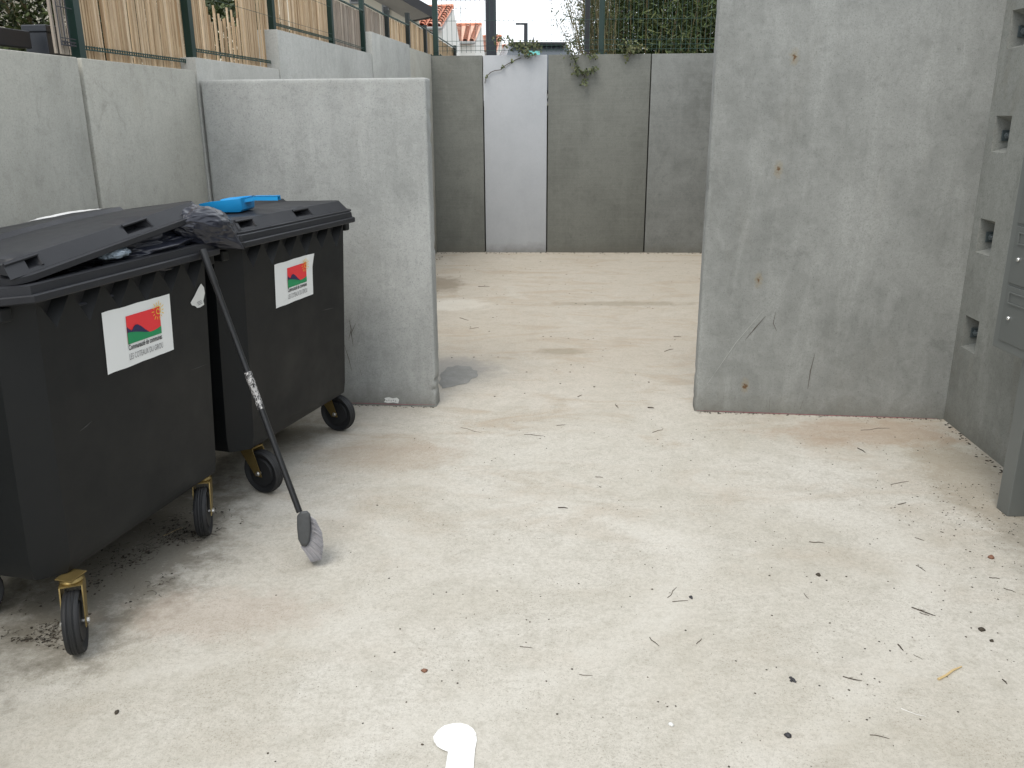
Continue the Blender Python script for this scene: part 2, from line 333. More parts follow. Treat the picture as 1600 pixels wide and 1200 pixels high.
m = MB(); N = 60
m.add([(-2.9, -6, 0), (9, -6, 0), (9, 11, 0), (-2.9, 11, 0)], [(0, 1, 2, 3)])
tag(m.build('floor', M['floor']), kind='structure')
def gh(x, y): return 1.72 + max(0, min(1, (y - 10) / 14)) * .32
m = MB()
def sheet(x0, y0, x1, y1, nx=6, ny=6):
    b = []
    for j in range(ny + 1):
        for i in range(nx + 1):
            x = x0 + (x1 - x0) * i / nx; y = y0 + (y1 - y0) * j / ny; b.append((x, y, gh(x, y)))
    m.add(b, [(j*(nx+1)+i, j*(nx+1)+i+1, (j+1)*(nx+1)+i+1, (j+1)*(nx+1)+i) for j in range(ny) for i in range(nx)])
sheet(-600, 10.88, 600, 30, 4, 8); sheet(-600, 30, 600, 900, 4, 4); 
# left bank following the wall line
bl = []
for Y in (-6, 0, 4, 8, 10.88): p = LP(Y, .13); bl += [(-600, Y, 1.72), (p.x, Y, gh(p.x, Y))]
m.add(bl, [(0, 1, 3, 2), (2, 3, 5, 4), (4, 5, 7, 6), (6, 7, 9, 8)])
q0, q1 = LP(-6, .16), LP(10.95, .16)
m.add([(q0.x, q0.y, -.5), (q1.x, q1.y, -.5), (q1.x, q1.y, 1.72), (q0.x, q0.y, 1.72)], [(0, 1, 2, 3)])
m.add([(-3, 10.96, -.5), (6, 10.96, -.5), (6, 10.96, 1.75), (-3, 10.96, 1.75)], [(0, 1, 2, 3)])  # upright soil faces added to stop light leaking through the wall joints
tag(m.build('terrain', M['soil']), kind='structure')
m = MB(); m.add([(-60, 15, gh(0, 15) + .004), (60, 15, gh(0, 15) + .004), (60, 24, gh(0, 24) + .01), (-60, 24, gh(0, 24) + .01)], [(0, 1, 2, 3)])
tag(m.build('road', M['asphalt']), kind='structure')
m = MB(); m.add([(-600, -600, -.01), (600, -600, -.01), (600, -6, -.01), (-600, -6, -.01), (9, -6, -.01), (600, 10.88, -.01), (9, 10.88, -.01)], [(0, 1, 2, 3), (4, 2, 5, 6)])
tag(m.build('ground', M['asphalt']), kind='structure')

# walls -------------------------------------------------------------
def wall(name, a, b, z1, th, mat, label, bevel=.006, z0=-.2, nz=0.0):
    """front face runs a->b, thickness goes to the left of a->b"""
    a = Vector(a); b = Vector(b); L = (b - a).length; m_ = MB(); m_.box(0, 0, z0, L, th, z1)
    o = m_.build(name, mat, None, (a.x, a.y, 0), math.atan2((b - a).y, (b - a).x), True, bevel, 2)
    return tag(o, label, 'wall')
def chipwall(name, a, b, z1, th, mat, label, bev):
    a = Vector(a); b = Vector(b); L = (b - a).length; m_ = MB(); nL, nZ = 90, 130; rings = []
    def sec(z, ins, top=False):
        pts = []; c = bev
        xs = [c + (L - 2 * c) * i / nL for i in range(nL + 1)]
        raw = [(x, 0.0) for x in xs] + [(L - c * .3, c * .3), (L, c)] + [(L, th - c), (L - c * .3, th - c * .3)] + [(x, th) for x in reversed(xs)] + [(c * .3, th - c * .3), (0, th - c), (0, c), (c * .3, c * .3)]
        for x, y in raw:
            e_ = min(x, L - x); ed_ = max(0, 1 - e_ / .03); tp = max(0, 1 - (z1 - z) / .03); n1 = noise.noise(Vector((x * 7, y * 7, z * 9 + L))); n2 = noise.noise(Vector((x * 31, y * 31, z * 34)))
            k = max(ed_, 0); ch = .0012 * n2 + .022 * max(0, n1 + .35 * n2 - .42) + (.02 * max(0, n2 - .1) if z < .25 else 0)
            dx = (ch * k) * (1 if x < L / 2 else -1); dy = (ch * max(k * .7, tp)) * (1 if y < th / 2 else -1)
            inx = ins if x < L / 2 else -ins; iny = ins if y < th / 2 else -ins
            pts.append(Vector((x + dx + (inx if e_ < bev * 1.01 else 0), y + dy + iny, z - tp * max(0, ch) * .6)))
        return pts
    for k in range(nZ + 1): rings.append(sec(-.1 + (z1 - bev + .1) * k / nZ, 0))
    rings.append(sec(z1 - bev * .3, bev * .3)); rings.append(sec(z1, bev))
    m_.ring_loft(rings, False, True); o_ = m_.build(name, mat, None, (a.x, a.y, 0), math.atan2((b - a).y, (b - a).x), True, auto=60)
    return tag(o_, label, 'wall')
def lw(Y0, Y1, z, lab, mat='wall_warm', off=0.0, th=.14):
    a = LP(Y0, off); b = LP(Y1, off); return wall('retaining_wall_panel', a[:2], b[:2], z, th, M[mat], lab)
lw(-3, -.6, 1.853, 'warm grey concrete wall panel behind the viewpoint, left of the paved yard')
lw(-.588, 1.6, 1.853, 'warm grey concrete wall panel left of the overfilled bin, nearest the viewer')
lw(1.612, 3.812, 1.853, 'warm grey concrete wall panel with green fence post at its corner, behind the overfilled bin')
lw(3.838, 4.838, 1.853, 'warm grey concrete wall panel under the broken wooden fence, meeting the low partition', 'wall_warm')
lw(4.86, 6.02, 1.92, 'short pale concrete wall strip showing over the low partition, under the fence with missing slats', 'wall_pale')
lw(6.035, 8.25, 2.165, 'light grey stepped concrete wall panel rising just behind the low partition', 'wall_step', -.004)
lw(8.262, 9.7, 2.35, 'grey stepped concrete wall panel, highest step of the left wall', 'wall_step', -.008)
lw(9.712, 10.787, 2.325, 'warm grey concrete wall panel with white scuffs beside the back wall corner', 'wall_warm', -.002)
# joint strip in the left wall
BA, BB = Vector((-.932, 10.793)), Vector((2.306, 10.615)); bdir = (BB - BA).normalized()
def BP(s, off=0): return BA + bdir * s + Vector((-bdir.y, bdir.x)) * off
bs = lambda px: (Vector(onl(px, 240, BA, BB)[:2]) - BA).dot(bdir)
edges = [-.12, bs(756.5), bs(855), bs(1012), 4.0]
for i, (mt, lab) in enumerate([('back_dark', 'dark grey concrete wall panel in the back left corner, left of the pale panel'), ('back_light', 'pale bluish white concrete wall panel in the middle of the dark back wall'),
                               ('back_dark', 'wide dark grey concrete wall panel right of the pale panel, with ivy hanging on it'), ('back_dark2', 'dark patchy concrete wall panel at the right end of the back wall')]):
    wall('retaining_wall_panel', BP(edges[i] + .007, 0 if i != 1 else -.004), BP(edges[i+1] - .007, 0 if i != 1 else -.004), 2.31, .13, M[mt], lab, .005)
# pilaster strips on the wide back panel
o = chipwall('low_partition_wall', (-1.655, 4.8504), (-.44, 4.724), 1.806, .12, M['part_left'], 'low bluish grey concrete partition wall standing behind the two black bins', .009)
# subdivide the end for chips
PRa, PRb = Vector((1.038, 4.618)), Vector((2.42, 4.4608))
prt = chipwall('tall_partition_wall', PRa, PRb, 2.55, .12, M['part_right'], 'tall grey concrete partition wall with small rust spots, right of the opening', .012)

# right wall with bolt pockets
rw = empty('bolted_side_wall', (RP(4.46).x, 4.46, 0), math.atan2(-rdir.y, -rdir.x), 'rough grey concrete side wall with a column of recessed bolt pockets behind the mailboxes', 'wall')
m = MB(); ZT = 2.55; th = .2
pk = [(.435, .605), (.935, 1.105), (1.43, 1.60), (1.905, 2.075)]
y0, y1 = .068, .225   # distance from the far corner towards the viewer
# local: x along wall towards viewer, y into wall (away from yard) -> side
sgn = 1
def fq(xa, xb, za, zb): m.add([(xa, 0, za), (xb, 0, za), (xb, 0, zb), (xa, 0, zb)], [(0, 1, 2, 3)])
fq(-.03, y0, -.2, ZT); fq(y1, 7.5, -.2, ZT); zc = -.2
for (a_, b_) in pk:
    fq(y0, y1, zc, a_); zc = b_
    o4 = [(y0 + .006, 0, a_ + .004), (y1 - .012, 0, a_), (y1, 0, b_ - .008), (y0, 0, b_)]
    i4 = [(y0 + .004, .125, a_ + .035), (y0 + .045, .125, a_ + .035), (y0 + .045, .125, b_ - .05), (y0 + .004, .125, b_ - .05)]
    o4 = [(y0, 0, a_), (y1, 0, a_), (y1, 0, b_), (y0, 0, b_)]
    m.add(o4 + i4, [(0, 1, 5, 4), (1, 2, 6, 5), (2, 3, 7, 6), (3, 0, 4, 7), (4, 5, 6, 7)])
fq(y0, y1, zc, ZT)
m.add([(0, 0, ZT), (7.5, 0, ZT), (7.5, sgn*th, ZT), (0, sgn*th, ZT), (0, sgn*th, -.2), (7.5, sgn*th, -.2), (0, 0, -.2), (7.5, 0, -.2)], [(0, 1, 2, 3), (3, 2, 5, 4), (0, 3, 4, 6), (1, 7, 5, 2)])
m.build('wall_slab', M['wall_right'], rw, weld=True)
for (a_, b_) in pk:
    zc = (a_ + b_) / 2 - .008
    b = MB(); b.box(y0 + .004, .036, zc - .026, y0 + .012, .088, zc + .026); bo = b.build('bolt_plate', M['galv'], rw, bevel=.0015)
    n_ = MB(); n_.lathe([(.016, 0), (.016, .012), (.008, .013), (.008, .024)], Matrix.Translation((y0 + .012, .060, zc)), 6); n_.build('nut', M['bolt2'], bo)
# unseen wall, added so the indirect light in the rear yard is right
a = RP(4.7); b = RP(10.9)
o = wall('unseen_yard_wall', (b.x, b.y), (a.x, a.y), 2.5, .2, M['wall_right'], 'unseen grey concrete wall added behind the tall partition for the rear yard light')

# marks on the partitions
def ribbon(pts, wd, nrm, name, mat, parent=None, label=None, cat=None):
    m_ = MB(); v = []
    for i, p in enumerate(pts):
        tdir = (pts[min(i+1, len(pts)-1)] - pts[max(0, i-1)]).normalized(); s = tdir.cross(nrm).normalized() * wd * (.5 if 0 < i < len(pts)-1 else .15)
        v += [p + s, p - s]
    m_.add(v, [(2*i, 2*i+1, 2*i+3, 2*i+2) for i in range(len(pts) - 1)])
    return m_.build(name, mat)
def wallmark(wob, a, b, px, wd, mat, name):
    a = Vector(a); b = Vector(b); d = (b - a).normalized(); nn = Vector((d.y, -d.x, 0)); mw = wob.matrix_world
    pts = [onl(x, y, a, b) + nn * .0025 for x, y in px]
    o_ = ribbon(pts, wd, nn, name, mat)
    inv = (Matrix.Translation(wob.location) @ Matrix.Rotation(wob.rotation_euler.z, 4, 'Z')).inverted()
    o_.data.transform(inv); o_.parent = wob
lpw = [o_ for o_ in COL.objects if o_.name == 'low_partition_wall'][0]
PLa, PLb = (-1.655, 4.8504), (-.44, 4.724)
wallmark(lpw, PLa, PLb, [(440, 629.5), (520, 629.8), (560, 629.6), (620, 631.5), (681, 632)], .0028, M['chalk'], 'chalk_line')
wallmark(prt, PRa, PRb, [(1088, 641), (1140, 643), (1220, 646), (1300, 649), (1400, 652), (1465, 654)], .0028, M['chalk'], 'chalk_line')
for px, wd in [([(546, 500), (549, 515), (545, 530)], .004), ([(556, 505), (549, 520), (552, 540)], .004), ([(537, 535), (545, 560), (550, 580)], .003), ([(562, 575), (566, 588)], .003)]: wallmark(lpw, PLa, PLb, px, wd, M['twig'], 'scratch')
for px, wd in [([(1165, 530), (1180, 512), (1196, 494)], .004), ([(1212, 487), (1208, 505), (1214, 518)], .003), ([(1262, 608), (1266, 580), (1273, 553)], .004), ([(1203, 620), (1202, 640)], .003), ([(1255, 625), (1250, 640)], .003)]: wallmark(prt, PRa, PRb, px, wd, M['twig'], 'scratch')
for px, wd in [([(1193, 484), (1150, 535), (1105, 600)], .003), ([(1105, 535), (1150, 528)], .002), ([(1240, 700-250), (1246, 470)], .002)]: wallmark(prt, PRa, PRb, px, wd, M['paperg'], 'scratch')
# little paper tag on the partition foot
p = onl(612, 632, PLa, PLb); d = (Vector(PLb) - Vector(PLa)).normalized()
m = MB(); oc = [(-.045, -.012), (-.02, -.017), (.012, -.013), (.040, -.018), (.046, .004), (.034, .016), (.008, .011), (-.014, .018), (-.040, .012), (-.034, 0)]
m.ring_loft([[Vector((x, -.001, z)) for x, z in oc], [Vector((x, -.003, z)) for x, z in oc]])
tg = m.build('paper_tag', M['paper'], None, (p.x, p.y, .035), math.atan2(d.y, d.x)); tag(tg, 'small torn white paper tag at the foot of the low partition', 'paper tag')
for k in range(5):
    m = MB(); m.box(-.030 + k*.013, -.0042, -.006 + (k % 2)*.004, -.024 + k*.013, -.0032, -.001 + (k % 2)*.004)
    m.build('printed_mark', M['inkgrey'], tg)

# ------------------------------------------------------------------ wooden fence on the left wall
fe = empty('wooden_fence', LP(5, .07) + Vector((0, 0, 1.86)), 0, 'chestnut slat fence on dark green posts stepping along the top of the left wall', 'fence')
inv = Matrix.Translation(-fe.location)
def FP(Y, z, off=.07): p_ = LP(Y, off); p_.z = z; return p_
def fpl(x, y, off=.07): a_ = LP(4, off); b_ = LP(9, off); return onl(x, y, a_, b_)
posts = [(3.93, 1.855, 2.75), (5.0, 1.855, 2.78), (6.16, 1.92, 2.8), (7.40, 2.165, 2.9), (8.30, 2.165, 2.95)]
pY = [fpl(118, 60).y, fpl(297, 80).y, fpl(426, 60).y, fpl(516, 40).y, fpl(567, 60).y, fpl(604, 40).y, fpl(637, 50).y, fpl(664, 60).y, 12.7]
base = [1.855, 1.855, 1.92, 2.165, 2.165, 2.35, 2.33, 2.1, 2.1]
top = [2.75, 2.78, 2.80, 2.62, 2.75, fpl(604, 18).z, fpl(637, 22.5).z, fpl(664, 41).z, atY(706, 75, 12.7).z + .02]
Zr = Matrix.Rotation(lang, 4, 'Z')
for i, Y in enumerate(pY):
    p_ = FP(Y, 0); m = MB(); w_ = .022 if i < 5 else .026
    m.box(-w_, -.02, base[i] - .0, w_, .02, top[i], Matrix.Translation(p_) @ Zr)
    m.box(-.024, -.022, top[i], .024, .022, top[i] + .012, Matrix.Translation(p_) @ Zr)
    m.v = [tuple(inv @ Vector(v)) for v in m.v]
    m.build('post', M['gpost'] if i < 5 else M['blackgreen'], fe)
slt = [  # (Y0, Y1, zbottom0, zbottom1, ztop0, ztop1, material)
    (pY[0]-.13, pY[0]-.03, 1.87, 1.87, 2.70, 2.70, 'slatgrey'), (pY[0]+.02, pY[1]-.02, 1.862, 1.862, 2.72, 2.72, 'slat'), (pY[1]+.02, pY[2]-.02, 1.925, 1.925, 2.75, 2.75, 'slat'),
    (pY[2]+.02, pY[3]-.02, 2.17, 2.17, fpl(516,-6).z, fpl(516,-6).z, 'slat'), (pY[3]+.02, pY[4]-.02, 2.175, 2.165, fpl(524,-2).z, fpl(565,18).z, 'slatgrey'),
    (pY[4]+.02, pY[5]-.02, 2.20, 2.30, fpl(570,8).z, fpl(603,26).z, 'slatgrey'), (pY[5]+.02, pY[6]-.02, 2.3, 2.3, fpl(607,26).z, fpl(636,40).z, 'slat'),
    (pY[6]+.02, pY[7]-.02, 2.28, 2.28, fpl(640,32).z, fpl(663,46).z, 'slat'), (pY[7]+.02, pY[8]-.02, 2.1, 2.1, fpl(666,47).z, atY(706,76,12.7).z, 'slat')]
for bi, (Ya, Yb, za, zb, ta, tb, mt) in enumerate(slt):
    m = MB(); y = Ya
    while y < Yb:
        wd = random.uniform(.008, .020) if bi < 6 else random.uniform(.02, .04)
        if bi == 2:
            hole0, hole1 = fpl(328, 40).y, fpl(378, 40).y
            if hole0 < y < hole1: wd = .009; stp = random.uniform(.014, .03)
            else: stp = wd + random.uniform(.0, .004)
        else: stp = wd + random.uniform(-.0005, .0035)
        k = (y - Ya) / (Yb - Ya); zt = ta + (tb - ta) * k + random.uniform(-.004, .004); zz = za + (zb - za) * k
        if bi == 2 and hole0 < y < hole1: zt = random.uniform(2.13, 2.24)
        p_ = FP(y, 0, .085 + random.uniform(-.002, .006)); tw = random.uniform(-.006, .006)
        Tm = Matrix.Translation(p_) @ Zr @ Matrix.Rotation(random.uniform(-.008, .008), 4, 'Y')
        b0 = len(m.v); m.box(0, 0, zz, wd, .009, zt, Tm)
        y += stp
    m.v = [tuple(inv @ Vector(v)) for v in m.v]
    m.build('slat_panel', M[mt], fe)
    m = MB()
    zb2 = .034
    for (z_a, z_b, r_) in [(za + zb2, zb + zb2, .0035), (za + zb2 + .012, zb + zb2 + .012, .003)] + ([(ta + .004, tb + .004, .009)] if bi >= 4 else []):
        m.tube([FP(Ya, z_a, .058), FP(Yb, z_b, .058)], r_, 5)
    n_ = int((Yb - Ya) / .02)
    if bi < 4:
        for k in range(n_):
            y = Ya + (Yb - Ya) * k / n_; m.tube([FP(y, za + zb2 - .004, .056), FP(y, za + zb2 + .016, .056)], .003, 4)
        for k in range(int((Yb - Ya) / .03) if bi == 0 else 0):
            y = Ya + .03 * k; m.tube([FP(y, za + .03, .058), FP(y, ta, .058)], .0016 if bi else .0024, 4)
        for z_ in ([1.93, 2.05, 2.17, 2.3] if bi == 0 else [2.25, 2.45]): m.tube([FP(Ya, z_, .056), FP(Yb, z_, .056)], .0016 if bi else .0024, 4)
    m.v = [tuple(inv @ Vector(v)) for v in m.v]
    m.build('wire_mesh', M['wire'] if bi else M['ink'], fe)

# anthracite pillar and gate behind the left wall
p_ = fpl(77, 85, .35); gp = empty('gate_pillar', (p_.x, p_.y, 1.72), lang, 'dark slate blue square gate pillar beside the wooden fence', 'pillar')
ztp = fpl(68, 41, .35).z - 1.72
m = MB(); m.box(-.08, -.055, 0, .075, .055, ztp - .03); m.build('shaft', M['anthra'], gp, bevel=.004)
m = MB(); m.box(-.085, -.06, ztp - .03, .08, .06, ztp); m.build('cap', M['anthra'], gp, bevel=.004)
gt = empty('sliding_gate', (p_.x - .02, p_.y - .12, 1.72), lang, 'dark slate blue metal gate with horizontal boards, left of its pillar', 'gate')
zg = fpl(47, 50, .35).z - 1.72; zg0 = fpl(0, 47, .35).z - 1.72
m = MB(); m.box(-2.2, -.03, zg0 * 0 + .03, -.02, .03, .17); m.build('lower_board', M['anthra'], gt, bevel=.004)
m = MB(); m.box(-2.2, -.025, .185, -.02, .025, zg); m.build('upper_board', M['anthra'], gt, bevel=.004)

# ------------------------------------------------------------------ mesh fence on the back wall
mf = empty('mesh_fence', (BP(1.5, .06).x, BP(1.5, .06).y, 2.31), math.atan2(bdir.y, bdir.x), 'dark green welded mesh fence on posts along the top of the back wall', 'fence')
ps = [bs(685) - 1.5, bs(937) - 1.5 - .01, 2 * bs(937) - bs(685) - 1.5]
for k, x in enumerate(ps):
    m = MB(); m.box(x - .031, -.025, .008, x + .031, .025, 1.5); m.lathe([(.05, 0), (.045, .0)], Matrix.Translation((x, 0, .1)), 3) if False else None
    po = m.build('post', M['gpost'], mf, bevel=.006)
    b = MB(); b.box(x - .075, -.05, 0, x + .075, .05, .008); b.tube([(x - .055, -.03, 0), (x - .055, -.03, .02)], .008, 6); b.tube([(x + .055, -.03, 0), (x + .055, -.03, .02)], .008, 6); b.build('base_plate', M['gpost'], po)
    b = MB(); b.box(x - .02, -.034, .05, x + .02, -.0255, .09); b.build('clamp', M['gpost'], po)
for k in range(2):
    m = MB(); xa, xb = ps[k] + .03, ps[k+1] - .03; x = xa
    while x < xb: m.tube([(x, -.028, .03), (x, -.028, 1.45)], .0027, 4, False); x += .0555
    for z_ in (.055, .105, .16, .38, .60, .82, 1.04, 1.26): m.tube([(xa, -.032, z_), (xb, -.032, z_)], .0031, 4, False)
    m.build('mesh_panel', M['wire'], mf)
m = MB(); xa = ps[0] - .4; x = xa
while x < ps[0] - .03: m.tube([(x, -.028, .03), (x, -.028, 1.45)], .0021, 4, False); x += .0555
for z_ in (.055, .105, .16, .38, .60, .82): m.tube([(xa, -.032, z_), (ps[0], -.032, z_)], .0024, 4, False)

# big dark pole
p_ = atY(767.5, 80, 11.6); m = MB(); m.box(-.063, -.063, 0, .063, .063, 4.2); m.box(-.11, -.11, 0, .11, .11, .02)
tag(m.build('square_pole', M['anthra'], None, (p_.x, 11.6, 1.73), .1, bevel=.006), 'thick dark slate blue square pole behind the pale wall panel', 'pole')
p_ = atY(917, 60, 12.0); m = MB(); m.box(-.03, -.03, 0, .03, .03, 3.0); m.box(-.06, -.06, 0, .06, .06, .015); m.box(-.034, -.034, 3.0, .034, .034, 3.02)
tag(m.build('slim_pole', M['fascia'], None, (p_.x, 12.0, 1.74), .1, bevel=.003), 'slim dark pole in the sparse shrub left of the bamboo', 'pole')
# street lamp
p_ = atY(821.5, 38, 45); lm = empty('street_lamp', (p_.x, 45, gh(0, 45)), 0, 'distant dark street lamp with a flat arm pointing left, against the sky', 'street lamp')
hh = p_.z - gh(0, 45); m = MB(); m.tube([(0, 0, 0), (0, 0, hh)], [.14, .09], 8); m.build('mast', M['anthra'], lm)
m = MB(); m.box(-.5, -.09, hh - .02, .08, .09, hh + .06); m.build('lamp_head', M['anthra'], lm, bevel=.01)

# ------------------------------------------------------------------ houses
def tiles(m_, e0, e1, r1, r0, pitch=.28, rows=9, rad=.1):
    W = (e1 - e0); n_ = max(3, int(W.length / pitch)); nn = (e1 - e0).cross(r0 - e0).normalized()
    if nn.z < 0: nn = -nn
    for i in range(n_):
        k = (i + .5) / n_; a_ = e0.lerp(e1, k); b_ = r0.lerp(r1, k); sd_ = (e1 - e0).normalized()
        for j in range(rows):
            p0 = a_.lerp(b_, j / rows); p1 = a_.lerp(b_, (j + 1.08) / rows)
            rg = []
            for p_, rr, lf in ((p0, rad * 1.15, .03), (p1, rad * .95, 0.0)):
                rg.append([p_ + sd_ * (math.cos(math.pi * q_ / 4) * rr) + nn * (math.sin(math.pi * q_ / 4) * rr + lf) for q_ in range(5)])
            b0 = len(m_.v); m_.v += [tuple(v) for v in rg[0] + rg[1]]
            m_.f += [(b0 + q_, b0 + q_ + 1, b0 + q_ + 6, b0 + q_ + 5) for q_ in range(4)]
def house(eL, eR, rR, rL, Ye, Yr, label, zg=None, antenna=False, win=True):
    e0, e1, r1, r0 = atY(*eL, Ye), atY(*eR, Ye), atY(*rR, Yr), atY(*rL, Yr)
    zg = gh(0, Ye); org = Vector(((e0.x + e1.x) / 2, (Ye + Yr) / 2, zg))
    h_ = empty('tiled_house', org, 0, label, 'house')
    I = lambda p_: p_ - org
    e0, e1, r1, r0 = map(I, (e0, e1, r1, r0)); m_ = MB()
    ov = Vector((0, .35, 0)); z0 = 0
    a0, a1 = e0 + ov + Vector((.15, 0, -.12)), e1 + ov + Vector((-.0, 0, -.12)); q1, q0 = r1 - Vector((0, 0, .1)), r0 - Vector((0, 0, .1))
    bk1 = q1 + Vector((0, 4, -1)); bk0 = q0 + Vector((0, 4, -1))
    dn = lambda p_: Vector((p_.x, p_.y, -.1))
    m_.add([dn(a0), dn(a1), a1, a0, q1, q0, bk1, bk0, dn(bk1), dn(bk0)], [(0, 1, 2, 3), (1, 8, 6, 4, 2), (0, 3, 5, 7, 9), (3, 2, 4, 5), (5, 4, 6, 7), (8, 9, 7, 6)])
    wl = m_.build('wall', M['whitewall'], h_)
    t_ = MB(); tiles(t_, e0, e1, r1, r0); t_.add([e0, e1, r1, r0], [(0, 1, 2, 3)])
    rf = t_.build('roof', M['tile'], h_)
    g_ = MB(); g_.tube([e0 + Vector((0, 0, -.05)), e1 + Vector((0, 0, -.05))], .06, 6); g_.build('gutter', M['shutter'], rf)
    c_ = MB(); c_.tube([r0 + Vector((0, 0, .02)), r1 + Vector((0, 0, .02))], .1, 6); c_.build('ridge_tiles', M['tile'], rf)
    if win:
        w0 = a0.lerp(a1, .3); ww = (a1 - a0).length * .35
        f_ = MB(); f_.box(w0.x, w0.y - .05, w0.z - 1.5, w0.x + ww, w0.y - .01, w0.z - .5); wn = f_.build('window', M['shutter'], h_)
        g_ = MB(); g_.box(w0.x + .08, w0.y - .06, w0.z - 1.42, w0.x + ww - .08, w0.y - .052, w0.z - .58); g_.build('pane', M['glass'], wn)
    if antenna:
        a_ = MB(); b_ = r0 + Vector((.3, 0, 0)); a_.tube([b_, b_ + Vector((0, 0, .9))], .02, 4); a_.tube([b_ + Vector((-.3, 0, .8)), b_ + Vector((.3, 0, .8))], .015, 4); a_.tube([b_ + Vector((-.2, 0, .6)), b_ + Vector((.2, 0, .6))], .015, 4); a_.build('aerial', M['shutter'], rf)
    return h_
house((640, 42), (690, 42), (709, 11), (655, 13), 34, 38, 'white house with orange tiled roof, directly right of the cream house eaves')
house((711, 65), (742, 65), (753, 39), (711, 40), 42, 47, 'white house with steep orange tiled roof, between the green fence post and the dark pole', antenna=True)
house((753, 82), (776, 82), (784, 57), (753, 58), 52, 57, 'white house with orange tiled roof, half hidden by the thick dark pole', win=False)
house((782, 90), (800, 90), (805, 71), (783, 72), 62, 67, 'smallest distant white house with orange roof, between dark pole and ivy', win=False)
# cream house: gable towards the yard, rake dropping to the right
Yg, Yk = 20.0, 19.2; tip = atY(677, 21, Yk); ch = empty('cream_house', (tip.x - 4, Yg, gh(0, Yg)), 0, 'large cream rendered house with dark sloping eaves behind the wooden fence', 'house')
org = ch.location.copy(); sl_ = .54; I = lambda p_: p_ - org
und = lambda x: tip.z - .06 + (min(tip.x - x, 2 * 5.2 - (tip.x - x))) * sl_
xr = atY(655, 25, Yg).x; xl = tip.x - 10.0; xm = tip.x - 5.2
m = MB(); fr = [Vector((xr, Yg, und(xr))), Vector((xm, Yg, und(xm))), Vector((xl, Yg, und(xl))), Vector((xl, Yg, org.z - .1)), Vector((xr, Yg, org.z - .1))]
DV = Vector((-.75, 1.0, 0)); bk = [v + DV * 8 for v in fr]; m.add([I(v) for v in fr + bk], [(0, 1, 2, 3, 4), (9, 8, 7, 6, 5), (0, 4, 9, 5), (2, 7, 8, 3)]); m.build('wall', M['cream'], ch)
def slab(za, zb, y0_, y1_, xo, nm, mat, par=ch):
    m_ = MB(); xs = [tip.x + xo, xm, tip.x - 10.4 - xo]
    lo = [Vector((x + (0 if y < Yg else -.75 * (y - Yg)), y, und(x) + za)) for y in (y0_, y1_) for x in xs]; hi = [v + Vector((0, 0, zb - za)) for v in lo]
    m_.add([I(v) for v in lo + hi], [(0, 1, 4, 3), (1, 2, 5, 4), (6, 9, 10, 7), (7, 10, 11, 8), (0, 6, 7, 1), (1, 7, 8, 2), (3, 4, 10, 9), (4, 5, 11, 10), (0, 3, 9, 6), (2, 8, 11, 5)]); return m_.build(nm, M[mat], par)
slab(-.01, .02, Yk + .02, Yg + 9.5, -.03, 'soffit', 'soffit')
slab(-.03, .17, Yk - .03, Yk + .018, 0, 'fascia', 'fascia'); rf = slab(.022, .14, Yk + .02, Yg + 9.5, 0, 'roof', 'fascia')
m = MB(); m.tube([I(Vector((tip.x + .06, Yk, tip.z - .02))), I(Vector((tip.x - .06 - .75 * 8, Yg + 8, tip.z - .02)))], .06, 8); m.build('gutter', M['fascia'], rf)
for (xa, ya, xb, yb) in ((597, 8, 609, 24), (546, -14, 562, 6)):
    a_, b_ = I(atY(xa, ya, Yg)), I(atY(xb, yb, Yg))
    m = MB(); m.box(a_.x, -.05, b_.z, b_.x, -.003, a_.z); wn = m.build('window', M['shutter'], ch)
    m = MB(); m.box(a_.x + .03, -.056, b_.z + .04, b_.x - .03, -.0505, a_.z - .04); m.build('pane', M['glass'], wn)

# ------------------------------------------------------------------ car
cc = atY(846, 63, 21); cg = gh(0, 21); car = empty('parked_car', (cc.x, 21, cg), .12, 'grey parked car seen from behind over the top of the back wall', 'car')
H_ = cc.z - cg
def sect(y, zs): return [Vector((x, y, z)) for x, z in zs]
m = MB()
def prof(hw, z0_, z1_): return [(-hw, z0_), (-hw*1.02, z0_ + (z1_-z0_)*.5), (-hw*.93, z1_), (hw*.93, z1_), (hw*1.02, z0_ + (z1_-z0_)*.5), (hw, z0_)]
m.ring_loft([sect(y, prof(hw, .25, z)) for y, hw, z in [(0, .78, .78), (.06, .85, .95), (.5, .88, H_*.66), (3.0, .88, H_*.64), (3.9, .82, .78), (4.1, .7, .6)]])
m.build('body', M['carpaint'], car, smooth=True, bevel=.03)
m = MB(); zb = H_ * .62
m.ring_loft([[Vector((-a_, y, zb)), Vector((-b_, y, z)), Vector((-b_*.8, y, z+.03)), Vector((b_*.8, y, z+.03)), Vector((b_, y, z)), Vector((a_, y, zb))] for y, a_, b_, z in [(.12, .86, .85, zb+.02), (.45, .87, .66, H_-.05), (1.1, .87, .68, H_), (2.3, .87, .66, H_-.04), (3.1, .86, .82, zb+.02)]])
cb = m.build('cabin', M['carpaint'], car, smooth=True)
def gl(y0_, w0_, z0_, y1_, w1_, z1_, nm='rear_window', mat='glass'):
    m_ = MB(); m_.add([(-w0_, y0_, z0_), (w0_, y0_, z0_), (w1_, y1_, z1_), (-w1_, y1_, z1_)], [(0, 1, 2, 3)]); return m_.build(nm, M[mat], car)
gl(.10, .74, zb + .03, .40, .60, H_ - .12)
m = MB(); m.add([(-.30, .195, zb+.17), (.0, .195, zb+.17), (.0, .29, zb + .30), (-.30, .29, zb + .30)], [(0, 1, 2, 3)]); m.build('window_sticker', M['teal'], car)
m = MB(); m.box(-.62, .27, H_ - .08, .62, .56, H_ - .01); m.build('spoiler', M['fascia'], car, bevel=.015)
